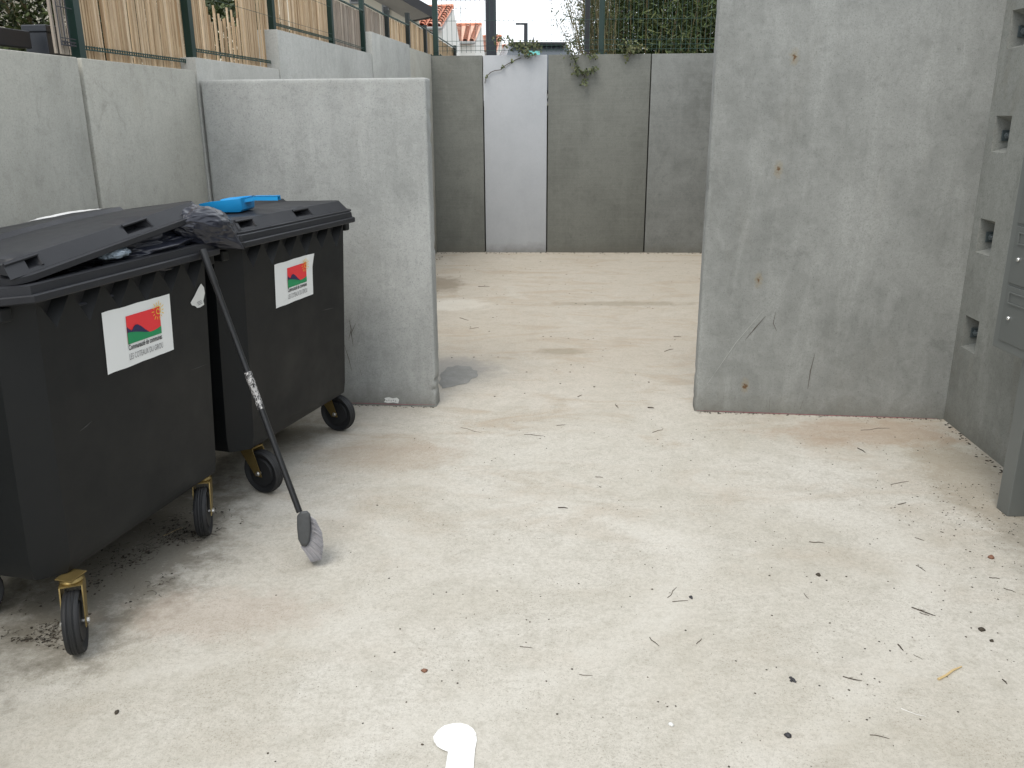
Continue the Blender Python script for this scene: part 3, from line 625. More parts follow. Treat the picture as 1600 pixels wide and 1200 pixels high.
m = MB(); m.tube([(-.05, .9, H_), (-.05, .85, H_ + .18)], [.03, .004], 5); m.build('aerial', M['ink'], car)
for sx in (-1, 1):
    for sy in (.75, 3.3):
        m = MB(); m.lathe([(.2, -.1), (.31, -.1), (.32, -.08), (.32, .08), (.31, .1), (.2, .1)], Matrix.Translation((sx * .78, sy, .32)), 20); wh = m.build('wheel', M['rubber'], car, smooth=True)
        m = MB(); m.lathe([(.19, -.11), (.19, .11)], Matrix.Translation((sx * .78, sy, .32)), 12); m.build('rim', M['bolt'], wh)
    m = MB(); m.box(sx*.8 - .09, -.03, .62, sx*.8 + .03, .06, .86) if sx > 0 else m.box(-.83, -.03, .62, -.71, .06, .86); m.build('tail_light', M['red'], car, bevel=.01)

# ------------------------------------------------------------------ vegetation
def leaf(m_, p_, d, nrm, L, W):
    s = d.cross(nrm).normalized() * W * .5; n2 = nrm.normalized() * L * .06
    m_.add([p_, p_ + d * L * .45 + s + n2, p_ + d * L, p_ + d * L * .45 - s + n2], [(0, 1, 2, 3)])
def rv(s=1): return Vector((random.gauss(0, s), random.gauss(0, s), random.gauss(0, s)))
# bamboo
bo = empty('bamboo_clump', (2.15, 13.0, 1.75), 0, 'dense dark green bamboo clump behind the right part of the back wall', 'bamboo')
ml = MB(); ms = MB(); random.seed(11)
for k in range(150):
    x = random.uniform(-1.0, 1.7); y = random.uniform(-1.0, 1.9); b_ = Vector((x, y, 0)); lean = Vector((random.uniform(-.35, .35), random.uniform(-.35, .15), 0)); h = random.uniform(2.0, 3.6)
    pts = [b_ + lean * (q_ / 6) ** 2 * h * .5 + Vector((0, 0, h * q_ / 6)) for q_ in range(7)]
    ms.tube(pts, [.007, .007, .006, .006, .005, .004, .002], 5)
    for j in range(420):
        q_ = random.random() ** .9; p_ = pts[min(5, int(q_ * 6))].lerp(pts[min(6, int(q_ * 6) + 1)], (q_ * 6) % 1) + Vector((random.gauss(0, .17), random.gauss(0, .17), random.gauss(0, .08)))
        d = Vector((random.gauss(0, .9), random.gauss(0, .7), -random.uniform(-.5, 1.2))).normalized(); leaf(ml, p_, d, (rv() + Vector((0, -.5, .6))), random.uniform(.08, .17), random.uniform(.013, .024))
ms.build('stalks', M['stalk'], bo); ml.build('foliage', M['bamboo'], bo)
# sparse shrub left of bamboo
sh = empty('sparse_shrub', (1.05, 12.2, 1.75), 0, 'sparse feathery shrub with thin arching stems, left of the bamboo', 'shrub')
ml = MB(); ms = MB()
for k in range(75):
    b_ = Vector((random.uniform(-.05, .35), random.uniform(-.2, .2), 0)); dx = random.uniform(-.62, .12); h = random.uniform(1.0, 2.0)
    pts = [b_ + Vector((dx * (q_ / 6) ** 1.4, random.uniform(-.02, .02), h * q_ / 6)) for q_ in range(7)]
    ms.tube(pts, [.007, .006, .006, .005, .004, .003, .002], 4)
    for j in range(60):
        q_ = random.uniform(.1, 1); i_ = min(5, int(q_ * 6)); p_ = pts[i_].lerp(pts[i_+1], (q_ * 6) % 1) + rv(.045)
        leaf(ml, p_, (rv() + Vector((0, 0, .2))).normalized(), rv(), random.uniform(.025, .055), random.uniform(.008, .018))
ms.build('stems', M['stalk'], sh); ml.build('foliage', M['willow'], sh)
# evergreen bush left
p_ = fpl(30, 40, .9); eb = empty('evergreen_bush', (p_.x - .1, p_.y + .55, 1.72), 0, 'dark evergreen bush behind the gate in the upper left corner', 'bush')
ml = MB(); ms = MB()
for k in range(9):
    a_ = random.uniform(0, 6.28); ms.tube([(0, 0, 0), (math.cos(a_) * .2, math.sin(a_) * .2, .4), (math.cos(a_) * .4, math.sin(a_) * .4, .85)], [.02, .014, .005], 6)
for k in range(16000):
    d = rv().normalized(); r_ = random.uniform(.45, 1) ** .5; p_ = Vector((d.x * .62 * r_, d.y * .45 * r_, .52 + d.z * .55 * r_)); p_ *= 1 + .16 * noise.noise(p_ * 4)
    leaf(ml, p_, (d + rv(.7)).normalized(), rv(), random.uniform(.03, .06), random.uniform(.014, .026))
ms.build('branches', M['stalk'], eb); ml.build('foliage', M['evergreen'], eb)

p_ = LP(7.6, 1.0); gs = empty('backing_shrub', (p_.x, p_.y, 1.72), 0, 'dark shrub added behind the wooden fence to darken the gap of missing slats', 'shrub')  # added shrub, darkens what shows through the fence gaps
ml = MB(); ms = MB()
for k in range(7):
    a_ = random.uniform(0, 6.28); ms.tube([(0, 0, 0), (math.cos(a_) * .2, math.sin(a_) * .3, .3), (math.cos(a_) * .4, math.sin(a_) * .7, .65)], [.02, .014, .005], 6)
for k in range(9000):
    d = rv().normalized(); r_ = random.uniform(.4, 1) ** .5; p_ = Vector((d.x * .45 * r_, d.y * 1.5 * r_, .42 + d.z * .46 * r_))
    leaf(ml, p_, (d + rv(.7)).normalized(), rv(), random.uniform(.04, .08), random.uniform(.02, .035))
ms.build('branches', M['stalk'], gs); ml.build('foliage', M['evergreen'], gs)

# ivy and creepers on the back wall
def bw(px, py, off=.02):
    n2 = Vector((-bdir.y, bdir.x)); a_ = BA - n2 * off; return onl(px, py, a_, a_ + bdir)
def creeper(stems, clumps, label, seed, lsz=.05, mat='leaf', nl=(.0)):
    random.seed(seed); c0 = bw(*stems[0][0]); cr_ = empty('creeper', c0, 0, label, 'creeper'); a_ = MB(); b_ = MB()
    for st in stems:
        pts = [bw(x + random.uniform(-1, 1), y + random.uniform(-.6, .6), .012 + random.uniform(0, .015)) - c0 for x, y in st]; a_.tube(pts, .0045, 5)
    for (x, y, rx, ry, n_) in clumps:
        for k in range(n_):
            p_ = bw(x + random.gauss(0, rx), y + random.gauss(0, ry), random.uniform(.02, .10)) - c0
            leaf(b_, p_, (rv() + Vector((0, -.3, -.5))).normalized(), (rv(.6) + Vector((0, -1, .4))), random.uniform(.6, 1.1) * lsz, random.uniform(.5, .75) * lsz)
    a_.build('stem', M['twig'], cr_); b_.build('leaves', M[mat], cr_)
creeper([[(815, 90), (806, 93), (797, 98), (788, 103), (782, 109), (774, 110), (766, 113), (760, 121), (758, 131)], [(845, 76), (832, 70), (820, 76), (808, 68), (795, 66)], [(820, 86), (826, 76), (834, 64)], [(790, 64), (779, 60), (770, 56)]],
        [(820, 77, 6, 5, 60), (800, 66, 5, 4, 34), (808, 70, 6, 3, 26), (833, 68, 5, 4, 34), (779, 60, 5, 3, 18), (793, 62, 4, 3, 14), (826, 84, 6, 3, 24), (802, 95, 1.2, 1, 4), (785, 104, 1.5, 1, 5), (761, 120, 1, 1, 3), (840, 73, 3, 3, 12)],
        'leafy creeper with a bare stem trailing over the pale wall panel', 3, .048)
creeper([[(892, 78), (895, 86), (898, 96), (903, 108), (911, 113), (920, 112), (929, 106)], [(905, 108), (912, 118), (915, 130)], [(930, 88), (922, 84), (910, 80), (895, 74)]],
        [(890, 74, 4, 5, 26), (899, 95, 2, 3, 9), (901, 108, 4, 3, 26), (903, 114, 3, 2, 12), (912, 113, 3, 1.5, 12), (921, 111, 4, 2.5, 22), (928, 107, 3, 2.5, 18), (915, 131, 2.5, 3, 14), (926, 86, 6, 3, 30), (894, 84, 3, 3, 14)],
        'creeper hanging in dark leaf tufts over the wide dark wall panel', 4, .045)
creeper([[(980, 94), (984, 85), (980, 74), (976, 66)], [(984, 85), (994, 76), (1004, 69)]], [(984, 75, 7, 5, 40), (998, 72, 6, 4, 26), (981, 92, 2.5, 3, 10), (976, 68, 4, 4, 14)], 'small pale creeper peeping over the back wall in front of the bamboo', 5, .045, 'willow')

# ------------------------------------------------------------------ waste bins
ZB, Z1 = .235, .295; ZZ, ZT_ = 1.006, 1.118
def offz(z): return .02 + (z - Z1) / (ZT_ - Z1) * .042
def chamf(s0, s1, of, ob, c, z, n=3):
    """rounded rectangle ring, s along, o outward; local y = -o"""
    pts = []
    for cx, cy, a0 in ((s1 - c, of - c, 0), (s0 + c, of - c, 90), (s0 + c, ob + c, 180), (s1 - c, ob + c, 270)):
        for k in range(n + 1):
            a = R(a0 + 90 * k / n); pts.append(Vector((cx + c * math.cos(a), -(cy + c * math.sin(a)), z)))
    return pts
def fmap(s, z, lift=0.0):   # point on the front face
    return Vector((s, -(offz(z) + lift), z))
S0, S1 = -.10, .84
def make_castor(par, s, o_, head, world_rz):
    """wheel with contact point at (s,o_), heading in world degrees from +Y towards +X"""
    e_ = empty('castor', (0, 0, 0)); e_.parent = par; e_.location = (s, -o_, 0); e_.rotation_euler = (0, 0, -R(head) - world_rz)
    # local: y = rolling direction, x = axle
    r_ = .1; sw = .06
    wm = MB(); wm.lathe([(.045, -.02), (.062, -.021), (.066, -.012), (.078, -.014), (.085, -.022), (.093, -.0235), (.097, -.019), (.0985, -.012), (.096, -.009), (.0995, -.005), (.097, 0), (.0995, .005), (.096, .009), (.0985, .012), (.097, .019), (.093, .0235), (.085, .022), (.078, .014), (.066, .012), (.062, .021), (.045, .02)], Matrix.Translation((0, 0, r_)), 40)
    wo_ = wm.build('wheel', M['rubber'], par, smooth=True, auto=50)
    fm = MB()
    for sx in (-1, 1):
        x0, x1 = sx * .030, sx * .034
        pr = [(-.018, r_ - .015), (.018, r_ - .015), (sw + .035, ZB - .045), (sw + .03, ZB - .022), (sw - .035, ZB - .022), (sw - .045, ZB - .05)]
        vs = [Vector((x0, y, z)) for y, z in pr] + [Vector((x1, y, z)) for y, z in pr]; n_ = len(pr)
        fm.add(vs, [tuple(range(n_)), tuple(reversed(range(n_, 2*n_)))] + [(i, (i+1) % n_, n_ + (i+1) % n_, n_ + i) for i in range(n_)])
    fm.box(-.034, sw - .036, ZB - .026, .034, sw + .032, ZB - .021)
    fm.lathe([(.0, 0), (.034, 0), (.036, .006), (.03, .014), (0, .014)], Matrix.Translation((0, sw, ZB - .021)) @ Matrix.Rotation(-math.pi/2, 4, 'Y'), 20)
    fo = fm.build('fork', M['brass'], par, smooth=True, auto=30)
    pm = MB(); c_ = Matrix.Translation((0, sw, 0)) @ Matrix.Rotation(R(head) + world_rz + 0.0, 4, 'Z')
    pm.box(-.036, -.030, ZB - .005, .036, .030, ZB - .001, c_); po = pm.build('mounting_plate', M['brass'], par, bevel=.0015)
    bm_ = MB(); bm_.lathe([(.0, -.043), (.008, -.043), (.011, -.038), (.011, -.0345), (.006, -.034), (.006, .034), (.010, .0345), (.010, .042), (0, .044)], Matrix.Translation((0, 0, r_)), 10); bo_ = bm_.build('axle_bolt', M['bolt'], par, smooth=True)
    mtx = Matrix.Translation((s, -o_, 0)) @ Matrix.Rotation(-R(head) - world_rz, 4, 'Z')
    for ob in (wo_, fo, po, bo_): ob.data.transform(mtx)
    # castor hierarchy: fork is the part, the rest its sub-parts
    for ob in (wo_, po, bo_): ob.parent = fo
    fo.name = 'castor_fork'; bpy.data.objects.remove(e_)

def lidmesh(par, tw=0.0, hpos=((.16, .31), (.60, .75)), body_only=False):
    """dome lid; tw raises the far front corner"""
    m_ = MB(); LS0, LS1 = -.118, .893; LF, LBk = .092, -.52
    zf0, zf1, zt = 1.169, 1.176, 1.224
    m_.ring_loft([chamf(LS0, LS1, LF, LBk, .07, zf0 - (.010 if tw else 0), 4), chamf(LS0, LS1, LF, LBk, .07, zf1, 4), chamf(LS0 + .018, LS1 - .018, LF - .014, LBk + .01, .06, zf1 + .002, 4)], True, False)
    # dome: front slope with hand pockets, built as strips
    a0, a1 = LS0 + .02, LS1 - .02; f0, f1 = LF - .016, LF - .05; c = .055
    lo = lambda s: Vector((s, -f0, zf1 + .002)); hi = lambda s: Vector((s * .97 + .012, -f1, zt - .004))
    P = lambda s, v: lo(s).lerp(hi(s), v)
    sx = [a0 + c] ; 
    for (p0, p1) in hpos: sx += [p0, p1]
    sx.append(a1 - c)
    n_in = Vector((0, .055, -.018))
    for i in range(len(sx) - 1):
        s_a, s_b = sx[i], sx[i+1]
        if i % 2 == 0: m_.add([P(s_a, 0), P(s_b, 0), P(s_b, 1), P(s_a, 1)], [(0, 1, 2, 3)])
        else:
            for v0, v1 in ((0, .22), (.86, 1)): m_.add([P(s_a, v0), P(s_b, v0), P(s_b, v1), P(s_a, v1)], [(0, 1, 2, 3)])
            o4 = [P(s_a, .22), P(s_b, .22), P(s_b, .86), P(s_a, .86)]; q4 = [o4[0].lerp(o4[1], .1) + Vector((0, .05, .002)), o4[1].lerp(o4[0], .1) + Vector((0, .05, .002)), o4[2].lerp(o4[3], .1) + Vector((0, .05, -.004)), o4[3].lerp(o4[2], .1) + Vector((0, .05, -.004))]
            m_.add(o4 + q4, [(0, 1, 5, 4), (1, 2, 6, 5), (2, 3, 7, 6), (3, 0, 4, 7), (4, 5, 6, 7)])
            m_.tube([P(s_a, .86) + Vector((0, -.002, 0)), P(s_b, .86) + Vector((0, -.002, 0))], .005, 6); m_.tube([P(s_b, .86) + Vector((0, -.002, 0)), P(s_b, .22) + Vector((0, -.002, 0))], .004, 6)
            '''scooped dip on the lid top behind the grip
            u0 = hi(s_a) + Vector((.02, .012, .0045)); u1 = hi(s_b) + Vector((-.02, .012, .0045)); u2 = hi(s_b) + Vector((-.05, .07, .0075)); u3 = hi(s_a) + Vector((.05, .07, .0075))
            m_.tube([u0, u3, u2, u1], .0035, 5)'''
    # corners, ends, back
    def side(fa, fb, n_=4): m_.add([fa[0], fa[1], fb[1], fb[0]], [(0, 1, 2, 3)])
    bl_, bh = -(LBk + .012), -(LBk + .03)
    cl = [lo(a0 + c) + Vector((0, 0, 0))]; 
    def arc(cx, cy, r_, q0, z): return [Vector((cx + r_ * math.cos(R(q0 + 90 * k / 5)), cy + r_ * math.sin(R(q0 + 90 * k / 5)), z)) for k in range(6)]
    lo_near = list(reversed(arc(a0 + c, -f0 + c, c, 180, zf1 + .002))); hi_s0 = hi(a0 + c)
    hi_near = list(reversed(arc(hi_s0.x, hi_s0.y + .03, .03, 180, zt - .004)))
    lo_far = arc(a1 - c, -f0 + c, c, 270, zf1 + .002); hi_s1 = hi(a1 - c); hi_far = arc(hi_s1.x, hi_s1.y + .03, .03, 270, zt - .004)
    for la, ha in ((lo_near, hi_near), (lo_far, hi_far)):
        b0 = len(m_.v); m_.v += [tuple(v) for v in la + ha]; m_.f += [(b0 + k, b0 + k + 1, b0 + k + 7, b0 + k + 6) for k in range(5)]
    nl, nh = lo_near[-1], hi_near[-1]; fl, fh = lo_far[-1], hi_far[-1]
    nbl, nbh = Vector((nl.x, bl_, nl.z)), Vector((nh.x + .01, bh, zt - .02)); fbl, fbh = Vector((fl.x, bl_, fl.z)), Vector((fh.x - .01, bh, zt - .02))
    m_.add([nl, nbl, nbh, nh], [(0, 1, 2, 3)]); m_.add([fl, fh, fbh, fbl], [(0, 1, 2, 3)]); m_.add([nbl, fbl, fbh, nbh], [(0, 1, 2, 3)])
    # top as crowned grid between front hi edge and back
    nS, nO = 72, 30; g = []
    xa, xb = hi_near[-1].x, hi_far[-1].x; yf = hi_s0.y; 
    for j in range(nO + 1):
        for i in range(nS + 1):
            u, v_ = i / nS, j / nO; y = yf + (bh - yf) * v_
            x = xa + (xb - xa) * u
            if j == 0: x = hi_s0.x + (hi_s1.x - hi_s0.x) * u
            z = zt - .004 - .016 * v_ + .010 * math.sin(math.pi * u) * math.sin(math.pi * min(1, v_ * 1.0)) ** .6
            for (p0, p1) in hpos:
                if j > 0 and p0 < x < p1:
                    dv = (y - yf) / .085; e_ = min(1, (x - p0) / .03, (p1 - x) / .03)
                    if dv < 1: z -= .024 * e_ * (1 - dv)
            step = .014 if .12 < u < .97 and v_ > .56 and v_ < .99 else 0.0
            z += step
            if j > 0: z += .002 * noise.noise(Vector((x * 9, y * 9, 3)))
            g.append(Vector((x, y, z)))
    b0 = len(m_.v); m_.v += [tuple(v) for v in g]
    m_.f += [(b0 + j*(nS+1)+i, b0 + j*(nS+1)+i+1, b0 + (j+1)*(nS+1)+i+1, b0 + (j+1)*(nS+1)+i) for j in range(nO) for i in range(nS)]
    # hinge bar along the back
    m_.tube([(LS0 + .1, -(LBk) + .012, 1.175), (LS1 - .1, -(LBk) + .012, 1.175)], .014, 8)
    # deform: rotate about the hinge, growing towards the far end
    if tw:
        nv = []
        for v in m_.v:
            v = Vector(v); fr = (-v.y - LBk) / (LF - LBk); k = max(0.0, (v.x - LS0) / (LS1 - LS0)); lift = (.010 + (tw + .012) * k) * (.42 + .58 * fr)
            # sag between
            nv.append((v.x, v.y + lift * .12, v.z + lift))
        m_.v = nv
    return m_

def make_bin(name, loc, rz, label, tw, heads, lidlabel=None, hpos=((.16, .31), (.60, .75))):
    b_ = empty(name, loc, rz, label, 'waste bin', 'black wheeled communal waste bins')
    # body
    m_ = MB(); ob = -.47
    lv = [(ZB, .012, .004, .06), (ZB + .01, .006, .010, .07), (Z1, -.0, offz(Z1), .08), (ZT_, -.010, offz(ZT_), .08)]
    rings = []
    for z, ins, of, c in lv: rings.append(chamf(S0 - .005 + ins, S1 + .035 - ins, of, ob - (z - ZB) * .05 + (.02 if z < Z1 else 0), c, z, 1))
    m_.ring_loft(rings, True, False)
    # cut: drop the main front quad (between ring 2 and 3, the long edge of the front) and rebuild with zigzag
    # ring order: corner far/front (0..4), near/front (5..9) -> front edge joins idx 4 -> 5
    n = 8; fa = (2*n + 1, 2*n + 2, 3*n + 2, 3*n + 1); m_.f = [f_ for f_ in m_.f if set(f_) != set(fa)]
    A0 = rings[2][2]; A1 = rings[2][1]; T0 = rings[3][2]; T1 = rings[3][1]
    def fp(s_frac, z): k = (z - Z1) / (ZT_ - Z1); a_ = A0.lerp(T0, k); b2_ = A1.lerp(T1, k); return a_.lerp(b2_, s_frac)
    nz = 6; top_ = []
    zz = [fp(0, ZT_)]; 
    poly = [A0, A1, T1]; pk_ = []
    for i in range(nz, 0, -1):
        k1 = i / nz; k0 = (i - 1) / nz; vly = fp((k0 + k1) / 2, ZZ + (.012 if i % 2 else 0)); pr = fp(k0, ZT_ - .004 if i > 1 else ZT_)
        poly += [vly, pr if i > 1 else T0]; pk_.append((fp(k1, ZT_ - .004 if i < nz else ZT_), vly, pr if i > 1 else T0, fp((k0 + k1) / 2, ZT_ - .004) + Vector((0, .078, 0))))
    b0 = len(m_.v); m_.v += [tuple(v) for v in poly]; m_.f.append(tuple(range(b0, b0 + len(poly))))
    for a_, v_, c_, d_ in pk_: m_.add([a_, v_, d_], [(0, 1, 2)]); m_.add([v_, c_, d_], [(0, 1, 2)]); m_.add([a_, d_, c_], [(0, 1, 2)])
    bd = m_.build('body', M['bin'], b_, smooth=True, auto=28, weld=True)
    # bottom chamfer seam rib and vertical corner ribs
    # rim
    rm = MB()
    rm.ring_loft([chamf(S0 - .0, S1 + .0, .055, ob - .03, .08, 1.108, 1), chamf(S0 - .062, S1 + .062, .112, ob - .062, .075, 1.118, 1), chamf(S0 - .066, S1 + .066, .115, ob - .066, .075, 1.122, 1), chamf(S0 - .066, S1 + .066, .115, ob - .066, .075, 1.139, 1), chamf(S0 - .062, S1 + .062, .111, ob - .062, .07, 1.142, 1),
                  chamf(S0 - .056, S1 + .056, .103, ob - .055, .07, 1.142, 1), chamf(S0 - .054, S1 + .054, .101, ob - .053, .07, 1.166, 1), chamf(S0 - .048, S1 + .048, .095, ob - .048, .068, 1.169, 1), chamf(S0 - .02, S1 + .02, .06, ob - .02, .06, 1.167, 1), chamf(S0 + .01, S1 - .01, .03, ob + .01, .06, 1.12, 1), chamf(S0 + .03, S1 - .03, .02, ob + .02, .06, .9, 1)], False, False)
    ro = rm.build('rim', M['lid'], b_, smooth=True, auto=30)
    # end handles/trunnion lugs under the rim
    for s_, d_ in ((S1 + .03, 1), (S0 - .03, -1)):
        h_ = MB(); h_.box(s_ - .022, -.05, 1.07, s_ + .022, .0, 1.112); h_.build('lifting_lug', M['bin'], ro, bevel=.006)
    lm_ = lidmesh(b_, tw, hpos)
    lo_ = lm_.build('lid', M['lid'], b_, smooth=True, auto=26)
    if lidlabel: lo_['label'] = lidlabel
    for (s, o_, h) in heads: make_castor(b_, s, o_, h, rz)
    return b_

def text_mesh(txt, size, bold=0.0, sx=1.0):
    c = bpy.data.curves.new('t', 'FONT'); c.body = txt; c.size = size; c.align_x = 'LEFT'; c.offset = bold; c.resolution_u = 3
    o_ = bpy.data.objects.new('t', c); COL.objects.link(o_); bpy.context.view_layer.update()
    me = bpy.data.meshes.new_from_object(o_.evaluated_get(bpy.context.evaluated_depsgraph_get())); bpy.data.objects.remove(o_); bpy.data.curves.remove(c)
    vs = [(v.co.x * sx, v.co.y) for v in me.vertices]; fs = [tuple(p.vertices) for p in me.polygons]; bpy.data.meshes.remove(me); return vs, fs

def sticker(par, s0, s1, z0, z1, curl=False, skew=0.0):
    def W(u, v, lift): 
        z = z0 + (z1 - z0) * v + skew * u; return fmap(s0 + (s1 - s0) * u, z, lift + .0012)
    m_ = MB(); g = []; nu, nv_ = 12, 6
    for j in range(nv_ + 1):
        for i in range(nu + 1):
            u, v = i / nu, j / nv_; l_ = .0004 * (1 + noise.noise(Vector((u * 6, v * 4, s0 * 9))))
            if curl and u > .85 and v > .7: l_ += .012 * (u - .85) / .15 * (v - .7) / .3
            g.append(W(u, v + (.012 * noise.noise(Vector((u * 5, 1, 0))) if j in (0, nv_) else 0), l_))
    m_.add(g, [(j*(nu+1)+i, j*(nu+1)+i+1, (j+1)*(nu+1)+i+1, (j+1)*(nu+1)+i) for j in range(nv_) for i in range(nu)])
    st = m_.build('sticker', M['white'], par)
    U0, U1, V0, V1 = .31, .82, .37, .835
    def poly(pts, lift, nm, mat):
        q_ = MB(); q_.add([W(u, v, lift) for u, v in pts], [tuple(range(len(pts)))]); return q_.build(nm, M[mat], st)
    poly([(U0, V0), (U1, V0), (U1, V1), (U0, V1)], .0018, 'red_picture_ground', 'red')
    gr = [(U0, V0), (U1, V0), (U1, .50), (.76, .475), (.70, .46), (.64, .46), (.58, .48), (.50, .515), (.42, .545), (.36, .56), (U0, .565)]
    poly(gr, .0026, 'green_hill', 'green')
    poly([(U0, .565), (.36, .56), (.42, .545), (.50, .515), (.58, .48), (.63, .465), (.57, .53), (.52, .60), (.47, .65), (.44, .66), (.41, .64), (.39, .60), (.37, .585), (.345, .61), (U0, .66)], .0034, 'blue_mountain', 'navy')
    # spiral sun with rays
    q_ = MB(); cu, cv = .785, .775; asp = (z1 - z0) / (s1 - s0)
    pts = []
    for k in range(26):
        a_ = k / 25 * 4.4 * math.pi / 2 * 1.25; r_ = .012 + .042 * k / 25; pts.append((cu + math.cos(a_) * r_ * asp * 1.7, cv + math.sin(a_) * r_ * 1.6))
    def line(pl_, wd):
        vv = []
        for i, (u, v) in enumerate(pl_):
            p_ = W(u, v, .0042); nx_ = W(*pl_[min(i+1, len(pl_)-1)], .0042); pv = W(*pl_[max(i-1, 0)], .0042); t2 = (nx_ - pv).normalized(); sd_ = t2.cross(Vector((0, 1, 0))).normalized() * wd; vv += [p_ + sd_, p_ - sd_]
        q_.add(vv, [(2*i, 2*i+1, 2*i+3, 2*i+2) for i in range(len(pl_) - 1)])
    line(pts, .0016)
    for k in range(14):
        a_ = k / 14 * 2 * math.pi; c_, s_ = math.cos(a_), math.sin(a_); r0, r1 = .105, .15 + .02 * (k % 2)
        line([(cu + c_ * r0 * asp, cv + s_ * r0), (cu + c_ * r1 * asp, cv + s_ * r1)], .0014)
    q_.build('sun', M['yellow'], st)
    for txt, sz, v, mat, bold, wdt in (('Communauté de communes', .026, .27, 'ink', .0005, U1 - U0 + .0), ('LES COTEAUX DU GIROU', .029, .11, 'inkgrey', 0.0, U1 - U0 + .005)):
        vs, fs = text_mesh(txt, sz, bold); mxx = max(p_[0] for p_ in vs); k = wdt * (s1 - s0) / mxx
        q_ = MB(); q_.add([W(U0 + p_[0] * k / (s1 - s0), v + p_[1] / (z1 - z0), .0022) for p_ in vs], fs); q_.build('lettering', M[mat], st)
    return st

a1_, a2_ = R(13.9), R(17.8)
d1 = Vector((math.sin(a1_), math.cos(a1_))); d2_ = Vector((math.sin(a2_), math.cos(a2_)))
o1 = Vector((-1.406, 2.448)); o2 = Vector((-1.130, 3.510))
rz1, rz2 = math.pi/2 - a1_, math.pi/2 - a2_
def cs(o_, d_, wx, wy): v = Vector((wx, wy)) - o_; return v.dot(d_), v.dot(Vector((d_.y, -d_.x)))
bin1 = make_bin('waste_bin', (o1.x, o1.y, 0), rz1, 'nearer black wheeled bin, overfilled, its lid propped open over bin bags', .084, [cs(o1, d1, -1.374, 2.350) + (-20,), cs(o1, d1, -1.243, 3.141) + (-12,), (-.03, -.40, 40), (.76, -.40, 70)], 'warped lid propped up at its far end', ((-.12, .01), (.40, .53)))
bin2 = make_bin('waste_bin', (o2.x, o2.y, 0), rz2, 'farther black wheeled bin with closed lid carrying a blue dustpan', 0, [cs(o2, d2_, -1.113, 3.551) + (-62,), cs(o2, d2_, -.933, 4.347) + (-66,), (.0, -.40, 20), (.74, -.40, 80)], None, ((-.06, .06), (.38, .51)))
def inbin(b_, rz, o_, px, py):  # pixel -> (s, z) on a bin's front face
    M_ = Matrix.Translation((o_.x, o_.y, 0)) @ Matrix.Rotation(rz, 4, 'Z'); Mi = M_.inverted(); c_ = Mi @ CP; d = Mi.to_3x3() @ ray(px, py)
    # plane: y + .02 + (z-Z1)*k = 0
    k = .042 / (ZT_ - Z1); t2 = -(c_.y + .02 + (c_.z - Z1) * k) / (d.y + d.z * k); p_ = c_ + d * t2; return p_.x, p_.z
def bounds(rz, o_, pts):
    q_ = [inbin(None, rz, o_, *p_) for p_ in pts]; return (q_[0][0] + q_[3][0]) / 2, (q_[1][0] + q_[2][0]) / 2, (q_[2][1] + q_[3][1]) / 2, (q_[0][1] + q_[1][1]) / 2, ((q_[1][1] + q_[2][1]) - (q_[0][1] + q_[3][1])) / 2
for b_, rz, o_, pts, cu in ((bin1, rz1, o1, [(160, 488), (265, 459), (270, 546), (166, 587)], False), (bin2, rz2, o2, [(429, 413), (488, 396), (488, 459), (430, 483)], True)):
    s0, s1, z0, z1, sk = bounds(rz, o_, pts); print('STICKER', s0, s1, z0, z1, sk)
    sticker(b_, s0, s1, z0 - sk/2, z1 - sk/2, cu, sk)
tp = [inbin(None, rz1, o1, *p_) for p_ in [(297, 473), (303, 462), (309, 450), (313, 443), (318, 449), (319, 458), (317, 470), (318, 476), (312, 480), (307, 481), (304, 478), (299, 477)]]
m = MB(); m.add([fmap(s, z, .002 + .001 * (i % 2)) for i, (s, z) in enumerate(tp)], [tuple(range(len(tp)))]); tpo = m.build('torn_sticker', M['paper'], bin1)
m = MB(); 
for k in range(3):
    s, z = inbin(None, rz1, o1, 306 + k, 473 + k * 2); m.add([fmap(s, z, .0045), fmap(s + .03, z + .002, .0045), fmap(s + .03, z + .004, .0045), fmap(s, z + .002, .0045)], [(0, 1, 2, 3)])
m.build('lettering', M['inkgrey'], tpo)
# scuffs on bin bodies
def scuff(b_, rz, o_, pts, wd):
    q_ = [fmap(*inbin(None, rz, o_, *p_), .0015) for p_ in pts]; v = []
    for i, p_ in enumerate(q_): t2 = (q_[min(i+1, len(q_)-1)] - q_[max(0, i-1)]).normalized(); s_ = t2.cross(Vector((0, 1, 0))).normalized() * wd * (.5 if 0 < i < len(q_) - 1 else .1); v += [p_ + s_, p_ - s_]
    m_ = MB(); m_.add(v, [(2*i, 2*i+1, 2*i+3, 2*i+2) for i in range(len(q_) - 1)]); m_.build('scuff', M['scuff'], b_)
M['scuff'] = simple('scuffed_plastic', (.05, .05, .052), .6, 0, .5, 60)
scuff(bin1, rz1, o1, [(124, 674), (134, 666), (143, 658)], .004); scuff(bin1, rz1, o1, [(298, 578), (310, 574), (322, 569)], .003)
scuff(bin2, rz2, o2, [(503, 485), (512, 483), (521, 481)], .004)

